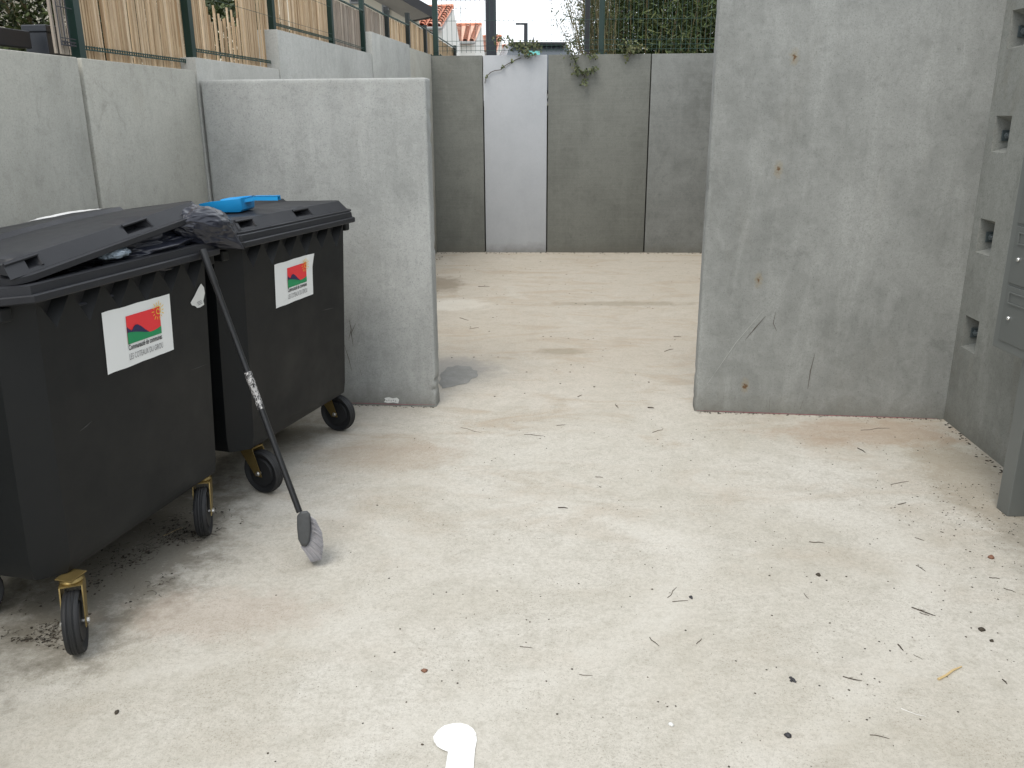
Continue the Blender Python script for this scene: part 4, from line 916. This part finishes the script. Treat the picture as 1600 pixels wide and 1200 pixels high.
# ------------------------------------------------------------------ rubbish bags
def crumple(name, mat, parent_m, center, size, seed, label, cat, squash=None, axis=Vector((1, 0, 0)), folds=14, amp=.12, res=5, spike=None):
    bm = bmesh.new(); bmesh.ops.create_icosphere(bm, subdivisions=res, radius=1)
    for v in bm.verts:
        n_ = v.co.normalized(); ang = math.atan2(n_.z, n_.y); ax = n_.x
        f_ = math.sin(ang * folds + 3 * noise.noise(n_ * 2.1 + Vector((seed, 0, 0)))) * .5
        pinch = max(0.0, -ax) ** 1.6
        rid = 1 - abs(noise.noise(n_ * 1.5 + Vector((0, seed, 0)))) * 2.0; rid2 = 1 - abs(noise.noise(n_ * 3.4 + Vector((seed, seed, 0)))) * 2; rid3 = 1 - abs(noise.noise(Vector((n_.x * 2.2, n_.y * 7, n_.z * 7)) + Vector((0, 0, seed)))) * 2
        r_ = 1 + amp * (rid * .8 - .3) + amp * .5 * (rid2 - .5) + amp * .28 * (rid3 - .5) + amp * .55 * f_ * (pinch + .15)
        p_ = Vector((n_.x, n_.y * (1 - .55 * pinch), n_.z * (1 - .45 * pinch))) * r_
        if spike:
            k = max(0, n_.dot(spike.normalized())); p_ += spike * (k ** 12)
        p_ = Vector((p_.x * size[0], p_.y * size[1], p_.z * size[2]))
        if squash is not None and p_.z < squash: p_.z = squash + (p_.z - squash) * .12
        v.co = p_
    for f_ in bm.faces: f_.smooth = True
    me = bpy.data.meshes.new(name); bm.to_mesh(me); bm.free(); me.materials.append(mat)
    o_ = bpy.data.objects.new(name, me); COL.objects.link(o_); o_.matrix_world = Matrix.Translation(center) @ parent_m
    return tag(o_, label, cat)
R1 = Matrix.Rotation(rz1, 4, 'Z')
def W1(s, o_, z): q_ = o1 + d1 * s + Vector((d1.y, -d1.x)) * o_; return Vector((q_.x, q_.y, z))
pc = atY(322, 352, 3.36)
crumple('bin_bag', M['bag'], Matrix.Rotation(rz1, 4, 'Z') @ Matrix.Rotation(R(10), 4, 'Y'), W1(.815, .045, 1.222), (.15, .11, .076), 3.3, 'knotted black bin bag bulging out between the two bins', 'bin bag', -.075, folds=6, amp=.10, res=6, spike=Vector((.42, -.40, -.50)))
crumple('bin_bag', M['bag'], Matrix.Rotation(rz1, 4, 'Z'), W1(.58, -.08, 1.165), (.34, .16, .085), 8.1, 'black bin bag wedged under the propped lid of the nearer bin', 'bin bag', None, amp=.22, res=6, folds=22)
crumple('bin_bag', M['bag'], Matrix.Rotation(rz1, 4, 'Z'), W1(.25, -.22, 1.03), (.30, .25, .12), 5.1, 'black bin bag deep inside the overfilled bin', 'bin bag', None, amp=.2, res=5)
crumple('carrier_bag', M['bluebag'], Matrix.Rotation(rz1 + .05, 4, 'Z'), W1(.33, .050, 1.192), (.065, .035, .018), 4.4, 'pale blue grey plastic bag poking out under the propped lid', 'plastic bag', -.012, amp=.25, res=5)
crumple('plastic_sheet', M['whitebag'], Matrix.Rotation(rz1 + .02, 4, 'Z'), W1(.84, -.525, 1.248), (.20, .025, .014), 6.2, 'crumpled white plastic sheet on the rear edge of the propped lid', 'plastic sheet', None, amp=.25, res=5)

# ------------------------------------------------------------------ blue dustpan on the far bin's lid
zl = 1.222
pp = atY(366, 329, 3.76); dp = empty('dustpan', (pp.x, pp.y, zl + .006), R(-6), 'bright blue plastic dustpan lying on the closed lid of the farther bin', 'dustpan')
m = MB()
# local x: from mouth (-) to handle (+); y depth
prof_ = [(-.105, .026, .036), (-.06, .002, .045), (0.0, .0, .051), (.055, .0, .056), (.066, .01, .058)]   # x, floor z, rim z
hw_ = [.105, .10, .09, .078, .07]
out_v = []; in_v = []
for (x, zf, zr), h in zip(prof_, hw_):
    out_v.append([(x, -h - .006, zr), (x, -h + .006, zf), (x, h - .006, zf), (x, h + .006, zr)]); in_v.append([(x, -h - .002, zr), (x, -h + .010, zf + .003), (x, h - .010, zf + .003), (x, h + .002, zr)])
vs = [p_ for r_ in out_v for p_ in r_] + [p_ for r_ in in_v for p_ in r_]; nR = len(prof_); f_ = []
for i in range(nR - 1):
    for k in range(3): f_.append((i*4+k, i*4+k+1, (i+1)*4+k+1, (i+1)*4+k)); f_.append((nR*4+i*4+k, nR*4+(i+1)*4+k, nR*4+(i+1)*4+k+1, nR*4+i*4+k+1))
    f_.append((i*4, (i+1)*4, nR*4+(i+1)*4, nR*4+i*4)); f_.append((i*4+3, nR*4+i*4+3, nR*4+(i+1)*4+3, (i+1)*4+3))
e_ = (nR-1)*4; f_ += [(e_, e_+1, e_+2, e_+3), (nR*4+e_, nR*4+e_+3, nR*4+e_+2, nR*4+e_+1)]
for k in range(3): f_.append((k, nR*4+k, nR*4+k+1, k+1))
m.add(vs, f_); m.build('pan', M['blue'], dp, smooth=True, bevel=.0015)
m = MB(); hz = .074
for (xa, xb, wa, wb, za, zb) in [(.060, .10, .045, .022, .050, .058), (.10, .205, .022, .018, .058, .060)]:
    m.add([(xa, -wa, za), (xb, -wb, zb), (xb, wb, zb), (xa, wa, za), (xa, -wa, za + .004), (xb, -wb, zb + .004), (xb, wb, zb + .004), (xa, wa, za + .004)], [(0, 3, 2, 1), (4, 5, 6, 7), (0, 1, 5, 4), (2, 3, 7, 6), (1, 2, 6, 5), (3, 0, 4, 7)])
    for sy in (-1, 1): m.add([(xa, sy*wa, za - .014), (xb, sy*wb, zb - .016), (xb, sy*(wb-.003), zb - .016), (xa, sy*(wa-.003), za - .014), (xa, sy*wa, za + .004), (xb, sy*wb, zb + .004), (xb, sy*(wb-.003), zb + .004), (xa, sy*(wa-.003), za + .004)], [(0, 3, 2, 1), (4, 5, 6, 7), (0, 1, 5, 4), (2, 3, 7, 6), (1, 2, 6, 5), (3, 0, 4, 7)])
m.build('handle', M['blue'], dp)

# ------------------------------------------------------------------ broom
top_p = atY(316, 390, 3.10); hd = Vector((-.791, 2.90, .205)); hd = atY(468, 800, 2.90); tip_p = gnd(497, 884) + Vector((0, 0, .004))
br = empty('broom', tip_p, 0, 'black long handled broom leaning on the nearer bin rim, grey bristles on the floor', 'broom')
I = lambda p_: p_ - tip_p
m = MB(); mid1 = top_p.lerp(hd, .46); mid2 = top_p.lerp(hd, .60)
m.tube([I(top_p), I(top_p.lerp(hd, .12)), I(top_p.lerp(hd, .125)), I(mid1)], [.0135, .0125, .0105, .0105], 14)
m.tube([I(mid1), I(hd)], [.0115, .0115], 14); m.build('handle', M['blackmetal'], br, smooth=True)
m = MB(); m.tube([I(mid1), I(mid1.lerp(mid2, .45)), I(mid1.lerp(mid2, .46)), I(mid2)], [.0135, .0138, .0128, .0128], 14); m.build('tape', M['tape'], br, smooth=True)
# head: block on the left, bristles fanning to the lower right
def hp(px, py, dy): return atY(px, py, 2.885 + dy)
hb = [(464, 806), (470, 799), (480, 798), (485, 803), (486, 828), (484, 846), (479, 854), (471, 853), (466, 843), (464, 825)]
m = MB(); f0_ = [I(hp(x, y, -.028)) for x, y in hb]; f1_ = [I(hp(x, y, .03)) for x, y in hb]; c0_ = [I(hp(475 + (x - 475) * .8, 826 + (y - 826) * .88, -.036)) for x, y in hb]
m.ring_loft([c0_, f0_, f1_]); m.build('brush_head', M['brush'], br, smooth=True, bevel=.003, auto=40)
m = MB(); random.seed(5)
edge0 = [(484, 806), (487, 822), (486, 838), (482, 850), (474, 855)]; edge1 = [(493, 812), (503, 832), (505, 852), (502, 874), (486, 878)]
def lerpe(e_, k): i = min(len(e_) - 2, int(k * (len(e_) - 1))); f = k * (len(e_) - 1) - i; return (e_[i][0] * (1-f) + e_[i+1][0] * f, e_[i][1] * (1-f) + e_[i+1][1] * f)
for k in range(1500):
    q_ = random.random(); a_ = lerpe(edge0, q_); b_ = lerpe(edge1, min(1, max(0, q_ + random.gauss(0, .05)))); dy = random.uniform(-.026, .028)
    p0 = hp(a_[0] - 4, a_[1] - 1, dy * .8); g = random.uniform(.82, 1.04); p1 = hp(a_[0] + (b_[0] - a_[0]) * g, a_[1] + (b_[1] - a_[1]) * g, dy * 1.35 + random.gauss(0, .003))
    if p1.z < .003: p1.z = .003
    md = p0.lerp(p1, .55) + Vector((0, 0, .003)); s = Vector((.0011, .0004, 0)); 
    m.add([I(p0 - s), I(p0 + s), I(md + s), I(md - s), I(p1 - s * .5), I(p1 + s * .5)], [(0, 1, 2, 3), (3, 2, 5, 4)])
m.build('bristles', M['bristle'], br)

# ------------------------------------------------------------------ mailbox cabinet
mx_, my_ = 2.05, 3.535; fn = empty('mailbox_cabinet', (RP(3.0).x - .28, 3.0, 0), 0, 'grey metal mailbox cabinet on square legs at the right edge', 'mailboxes')
org = fn.location.copy(); 
X0 = 2.045; D = .26; Ya, Yb, Za, Zb = 2.35, 3.535, .665, 1.70
def mbx(x0, y0_, z0_, x1, y1_, z1_, nm, mat, par=None, bev=.002):
    m_ = MB(); m_.box(x0 - org.x, y0_ - org.y, z0_, x1 - org.x, y1_ - org.y, z1_); return m_.build(nm, M[mat], par or fn, bevel=bev)
mbx(X0, Ya, Za, X0 + D, Yb, Zb, 'cabinet_body', 'mailframe', bev=.004)
mbx(X0 - .02, Ya - .02, Zb, X0 + D + .0, Yb + .02, Zb + .03, 'cap', 'mailframe', bev=.003)
rows_ = 4; rh = (Zb - Za - .07) / rows_; cw = .27
for r_ in range(rows_):
    for c_ in range(4):
        yb_ = Yb - .045 - c_ * (cw + .012); zb_ = Za + .04 + r_ * rh
        d = mbx(X0 - .006, yb_ - cw, zb_, X0 - .0005, yb_, zb_ + rh - .012, 'door', 'mailbox', bev=.0015)
        mbx(X0 - .0105, yb_ - cw + .03, zb_ + rh * .66, X0 - .0065, yb_ - .03, zb_ + rh * .68, 'label_holder', 'mailframe', d, 0)
        mbx(X0 - .0105, yb_ - cw + .03, zb_ + rh * .84, X0 - .0065, yb_ - .03, zb_ + rh * .86, 'label_holder', 'mailframe', d, 0)
        mbx(X0 - .0105, yb_ - .036, zb_ + rh * .68, X0 - .0065, yb_ - .03, zb_ + rh * .84, 'label_holder', 'mailframe', d, 0)
        k_ = MB(); k_.lathe([(.0, -.008), (.007, -.008), (.009, -.005), (.009, 0), (0, 0)], Matrix.Translation((X0 - .0062 - org.x, yb_ - .055 - org.y, zb_ + rh * .42)), 14); k_.build('lock', M['chrome'], d, smooth=True)
for y_ in (2.45, 3.255):
    lg = mbx(X0 + .02, y_, 0.0, X0 + .10, y_ + .085, Za, 'leg', 'mailframe', bev=.003)
pass

# ------------------------------------------------------------------ painted number
m = MB(); ow = [(741, 1240), (744, 1200), (744.5, 1160), (744, 1147), (739, 1138), (731, 1132), (720, 1129.5), (707, 1130), (693, 1134), (683, 1141), (677, 1151), (678, 1159), (683, 1166), (691, 1171), (700, 1174), (693, 1200), (689, 1240)]
ow = [(735, 1300), (740, 1200), (742, 1172), (745, 1157), (744, 1146), (739, 1138), (731, 1132.5), (720, 1129.5), (708, 1130), (694, 1133.5), (684, 1141), (677, 1151), (678, 1159), (683, 1166), (691, 1171), (700, 1174.5), (696, 1200), (684, 1300)]
pts = [gnd(x, y, .004) for x, y in ow]; c_ = pts[0].copy(); c_.z = 0
m.add([p_ - c_ for p_ in pts], [tuple(range(len(pts)))]); tag(m.build('painted_number', M['paint'], None, c_), 'white painted number one on the floor at the bottom edge', 'floor marking')

# mortar patch behind the low partition
m = MB(); cpt = gnd(712, 590); bnd = [(686, 598), (690, 582), (702, 574), (718, 571), (733, 573), (746, 579), (742, 590), (728, 598), (708, 604), (692, 606)]
rg0 = [gnd(x, y, .002) - cpt for x, y in bnd]; rg0 = [(rg0[i].lerp(rg0[(i + 1) % 10], k / 5)) * (1 + .22 * noise.noise(Vector((i + k / 5, .3, 7)) * 1.7)) for i in range(10) for k in range(5)]; rg0 = [Vector((v.x, v.y, .0015)) for v in rg0]; rg1 = [v * .93 + Vector((0, 0, .003)) for v in rg0]; rg2 = [v * .5 + Vector((0, 0, .006)) for v in rg0]; rg3 = [v * .05 + Vector((0, 0, .007)) for v in rg0]
m.ring_loft([rg0, rg1, rg2, rg3], False, True); tag(m.build('mortar_patch', M['mortar'], None, cpt, smooth=True), 'grey smear of dried mortar on the floor beside the low partition end', 'mortar patch')

# ------------------------------------------------------------------ litter: twigs, leaves, pebbles
random.seed(21)
def twig(px, label, r_=.0028, mat='twig', bend=.07, fork=False, name='twig', cat='twig', group='twigs scattered over the concrete floor'):
    r_ = r_ * .62
    a_, b_ = gnd(*px[0], r_), gnd(*px[1], r_); c_ = (a_ + b_) / 2; c_.z = 0; L = (b_ - a_).length; s = Vector((-(b_ - a_).y, (b_ - a_).x, 0)).normalized()
    k1, k2 = random.uniform(-bend, bend), random.uniform(-bend, bend)
    pts = [a_, a_.lerp(b_, .3) + s * L * k1, a_.lerp(b_, .62) + s * L * k2 + Vector((0, 0, r_ * .8)), b_]; m_ = MB(); m_.tube([p_ - c_ for p_ in pts], [r_, r_ * .9, r_ * .85, r_ * .5], 6)
    if fork: m_.tube([pts[1] - c_, pts[1] - c_ + (b_ - a_) * .22 + s * L * .16], [r_ * .7, r_ * .3], 5)
    tag(m_.build(name, M[mat], None, c_, smooth=True), label, cat, group)
def z7(x, y): return (1000 + x / 2.667, 840 + y / 2.667)
def z8(x, y): return (640 + x / 3.2, 360 + y / 3.2)
TW = [
 (z7(115,250), z7(152,207), 'thin dark twig just left of the black crumb pair, pointing up', .002, 0), (z7(135,267), z7(200,262), 'thin dark twig lying flat below the black crumb pair', .002, 0),
 (z7(705,17), z7(770,23), 'short dark flat twig in the middle right of the floor', .0026, 0), (z7(1150,115), z7(1190,140), 'dark forked twig in front of the mailbox legs', .002, 1),
 (z7(1132,290), z7(1232,326), 'thickest dark twig, straight, on the right floor', .0034, 1), (z7(40,415), z7(80,452), 'dark twig with knobbed end right of the floor centre', .0022, 0),
 (z7(235,443), z7(257,420), 'tiny brown twig right of the knobbed twig', .002, 0), (z7(1075,445), z7(1097,470), 'short stout dark sliver below the thickest twig', .0036, 0),
 (z7(845,578), z7(925,597), 'dark bent twig left of the pale wood stick', .0026, 1), (z7(958,822), z7(1040,838), 'grey thin twig with dark tip near the bottom edge', .0018, 0),
 (z7(1510,590), z7(1530,610), 'short dark twig right of the pale wood stick', .003, 1), (z7(1140,487), z7(1178,507), 'very faint thin twig above the pale wood stick', .0012, 0),
 (z7(683,232), z7(703,256), 'thin brown twig below the dark leaf crumb', .0016, 0), (z7(1145,0), z7(1185,13), 'thin curved twig up the floor from the forked twig', .002, 0),
 (z7(1455,165), z7(1500,172), 'brown twig near the right edge among dirt', .0024, 0), (z7(1515,210), z7(1565,228), 'thin twig at the right edge of the floor', .002, 0),
 ((812,1010),(832,1012.5), 'curled dark twig low in the middle floor', .0018, 0), ((905,1054),(926,1056), 'thin arched twig beyond the painted number', .0015, 0),
 ((1403,788),(1416,785), 'short bent twig before the side wall', .003, 0), ((819,679),(850,681), 'thin curved twig in front of the opening', .002, 1), ((720,668),(752,676), 'long pale brown twig left in front of the opening', .0015, 0),
 ((872,793),(887,794), 'short black twig in the middle of the floor', .004, 0), ((1340,700),(1352,707), 'brown leafy twig before the tall partition', .004, 0), ((930,745),(942,746), 'short twig right of the floor middle', .0025, 0),
 (z8(343,280), z8(400,280), 'dark twig on the rear yard floor near its left side', .004, 0), (z8(250,437), z8(295,450), 'hooked twig on the rear yard floor', .003, 0), (z8(1275,605), z8(1320,593), 'curved twig on the rear floor near the tall partition', .003, 0),
 (z8(300,492), z8(345,485), 'pale twig left on the rear yard floor', .0025, 0), (z8(840,832), z8(862,822), 'short twig on the threshold of the opening', .003, 0), (z8(1190,885), z8(1222,888), 'dark pod shaped twig beside the tall partition foot', .006, 0),
 (z8(1030,868), z8(1045,888), 'dark upright twig on the threshold', .003, 1), (z8(1215,1010), z8(1265,997), 'thin twig in front of the tall partition foot', .0025, 0), (z8(735,975), z8(780,972), 'flat thin twig past the opening middle', .0022, 0),
 (z8(1320,530), z8(1358,532), 'thin reddish twig on the rear floor right side', .003, 0), ((301,831),(340,836), 'dark twig under the second wheel of the nearer bin', .0035, 0), ((1392,757),(1420,752), 'brown twig before the mailbox leg', .002, 0),
 ((1437,957),(1452,962), 'short splinter crossing the thickest twig', .002, 0), ((1345,672),(1390,669), 'long twig along the tall partition foot', .002, 0)]
for a_, b_, lab, r_, fk in TW: twig((a_, b_), lab, r_, fork=bool(fk))
twig((z7(1243,590), z7(1340,537)), 'pale yellow split wood stick low on the right floor', .0062, 'pale', .03, name='wood_stick', cat='stick', group=None)
twig((z7(1088,712), z7(1192,745)), 'curved white fibre below the pale wood stick', .0016, 'whitebag', .12, name='fibre', cat='fibre', group=None)
twig(((255,837),(286,824)), 'thin pale straw beside the dirt under the nearer bin', .0018, 'pale', .03, name='straw', cat='straw', group=None)
def lump(m_, c_, r_, flat=.6, n_=7):
    rr = [r_ * random.uniform(.6, 1.2) for _ in range(n_)]; a0 = random.random() * 6
    ring = lambda k, z: [c_ + Vector((math.cos(a0 + 2*math.pi*i/n_) * rr[i] * k, math.sin(a0 + 2*math.pi*i/n_) * rr[i] * k, z)) for i in range(n_)]
    m_.ring_loft([ring(.85, 0), ring(1, r_ * flat * .4), ring(.5, r_ * flat)])
for px, r_, mat, nm, lab, cat, n_ in [((1076, 933), .009, 'ink', 'black_crumbs', 'pair of black crumbs beside thin twigs on the right floor', 'crumbs', 4), ((1235, 1063), .009, 'ink', 'black_crumbs', 'black clustered crumb above the round black lump', 'crumbs', 4),
        ((1230, 1150), .011, 'ink', 'black_lump', 'round black lump lowest on the right floor', 'lump', 1), ((1279, 899), .011, 'dirt', 'leaf_crumb', 'small dark triangular leaf crumb right of centre', 'leaf', 1), ((663, 1049), .010, 'stone', 'pebble', 'reddish pebble above left of the painted number', 'pebble', 1),
        ((1048, 1133), .009, 'paper', 'pebble', 'white pebble right of the painted number', 'pebble', 1), ((182, 1114), .009, 'dirt', 'pebble', 'grey green pebble low on the left floor', 'pebble', 1), ((1534, 985), .012, 'dirt', 'leaf_crumb', 'brown crushed leaf near the right edge', 'leaf', 1),
        ((1550, 1002), .008, 'dirt', 'leaf_crumb', 'small brown leaf bit at the right edge', 'leaf', 1), ((1548, 872), .014, 'stone', 'pebble', 'brown flat pebble in front of the mailbox leg', 'pebble', 1)]:
    if mat == 'stone' and 'stone' not in M: M['stone'] = simple('brown_stone', (.22, .11, .07), .8, 0, .4, 40)
    c_ = gnd(*px); m_ = MB()
    for k in range(n_): lump(m_, Vector((random.uniform(-.012, .012), random.uniform(-.01, .01), 0)) if n_ > 1 else Vector((0, 0, 0)), r_ * (.7 if n_ > 1 else 1), .8)
    tag(m_.build(nm, M[mat], None, c_, smooth=(n_ == 1), auto=80), lab, cat)
# uncountable specks
m = MB(); random.seed(33)
def speck(x, y, r_): lump(m, Vector((x, y, .0005)), r_, .4, 5)
for k in range(1300):
    u = random.random(); x = -.9 + 3.2 * u ** .65; y = random.uniform(1.75, 4.5)
    if x > RP(y).x - .02: continue
    speck(x, y, random.choice([.001, .0012, .0015, .0015, .002, .003, .004]) * random.uniform(.7, 1.2))
for k in range(700): speck(min(2.3, random.gauss(2.05, .2)), random.uniform(2.2, 3.6), random.choice([.0012, .0015, .002, .003, .004]))
for k in range(160): speck(random.uniform(-.8, 2.3), random.uniform(4.9, 10.4), random.uniform(.003, .008))
for k in range(140): p_ = LP(random.uniform(5.2, 10.5), -.06 - random.random() * .1); speck(p_.x, p_.y, random.uniform(.004, .012))
for k in range(120): q_ = BP(random.uniform(0, 3.3), -.03 - abs(random.gauss(0, .05))); speck(q_.x, q_.y, random.uniform(.004, .012))
for k in range(150): p_ = RP(random.uniform(2.2, 4.4)); speck(p_.x - abs(random.gauss(0, .02)) - .004, p_.y, random.uniform(.003, .009))
for k in range(160):
    q_ = PRa.lerp(PRb, random.random()); speck(q_.x, q_.y - abs(random.gauss(0, .012)) - .003, random.uniform(.002, .006))
for k in range(160):
    q_ = Vector(PLa).lerp(Vector(PLb), random.random()); speck(q_.x, q_.y - abs(random.gauss(0, .012)) - .003, random.uniform(.002, .006))
m.v = [v for v in m.v]; tag(m.build('dirt_specks', M['dirt']), 'dark dirt specks strewn over the concrete floor', 'dirt', kind='stuff')
m = MB(); random.seed(41)
for k in range(2600):
    s = random.uniform(-.1, .95); o_ = random.gauss(-.13, .09)
    if noise.noise(Vector((s * 5, o_ * 6, 2))) + random.gauss(0, .22) < .05 + abs(o_ + .13) * 1.6: continue
    p_ = W1(s, o_, 0)
    if random.random() < .5: lump(m, Vector((p_.x, p_.y, 0)), random.uniform(.0015, .006), .6, 5)
    else:
        a_ = random.uniform(0, 6.28); L = random.uniform(.008, .03); m.tube([(p_.x, p_.y, .002), (p_.x + math.cos(a_) * L * .5, p_.y + math.sin(a_) * L * .5, .005), (p_.x + math.cos(a_ + .5) * L, p_.y + math.sin(a_ + .5) * L, random.uniform(.001, .008))], .0008, 3)
tag(m.build('leaf_litter', M['dirt']), 'dark rotten leaf litter under the nearer bin', 'leaf litter', kind='stuff')
SC.render.resolution_x = 1024; SC.render.resolution_y = 768
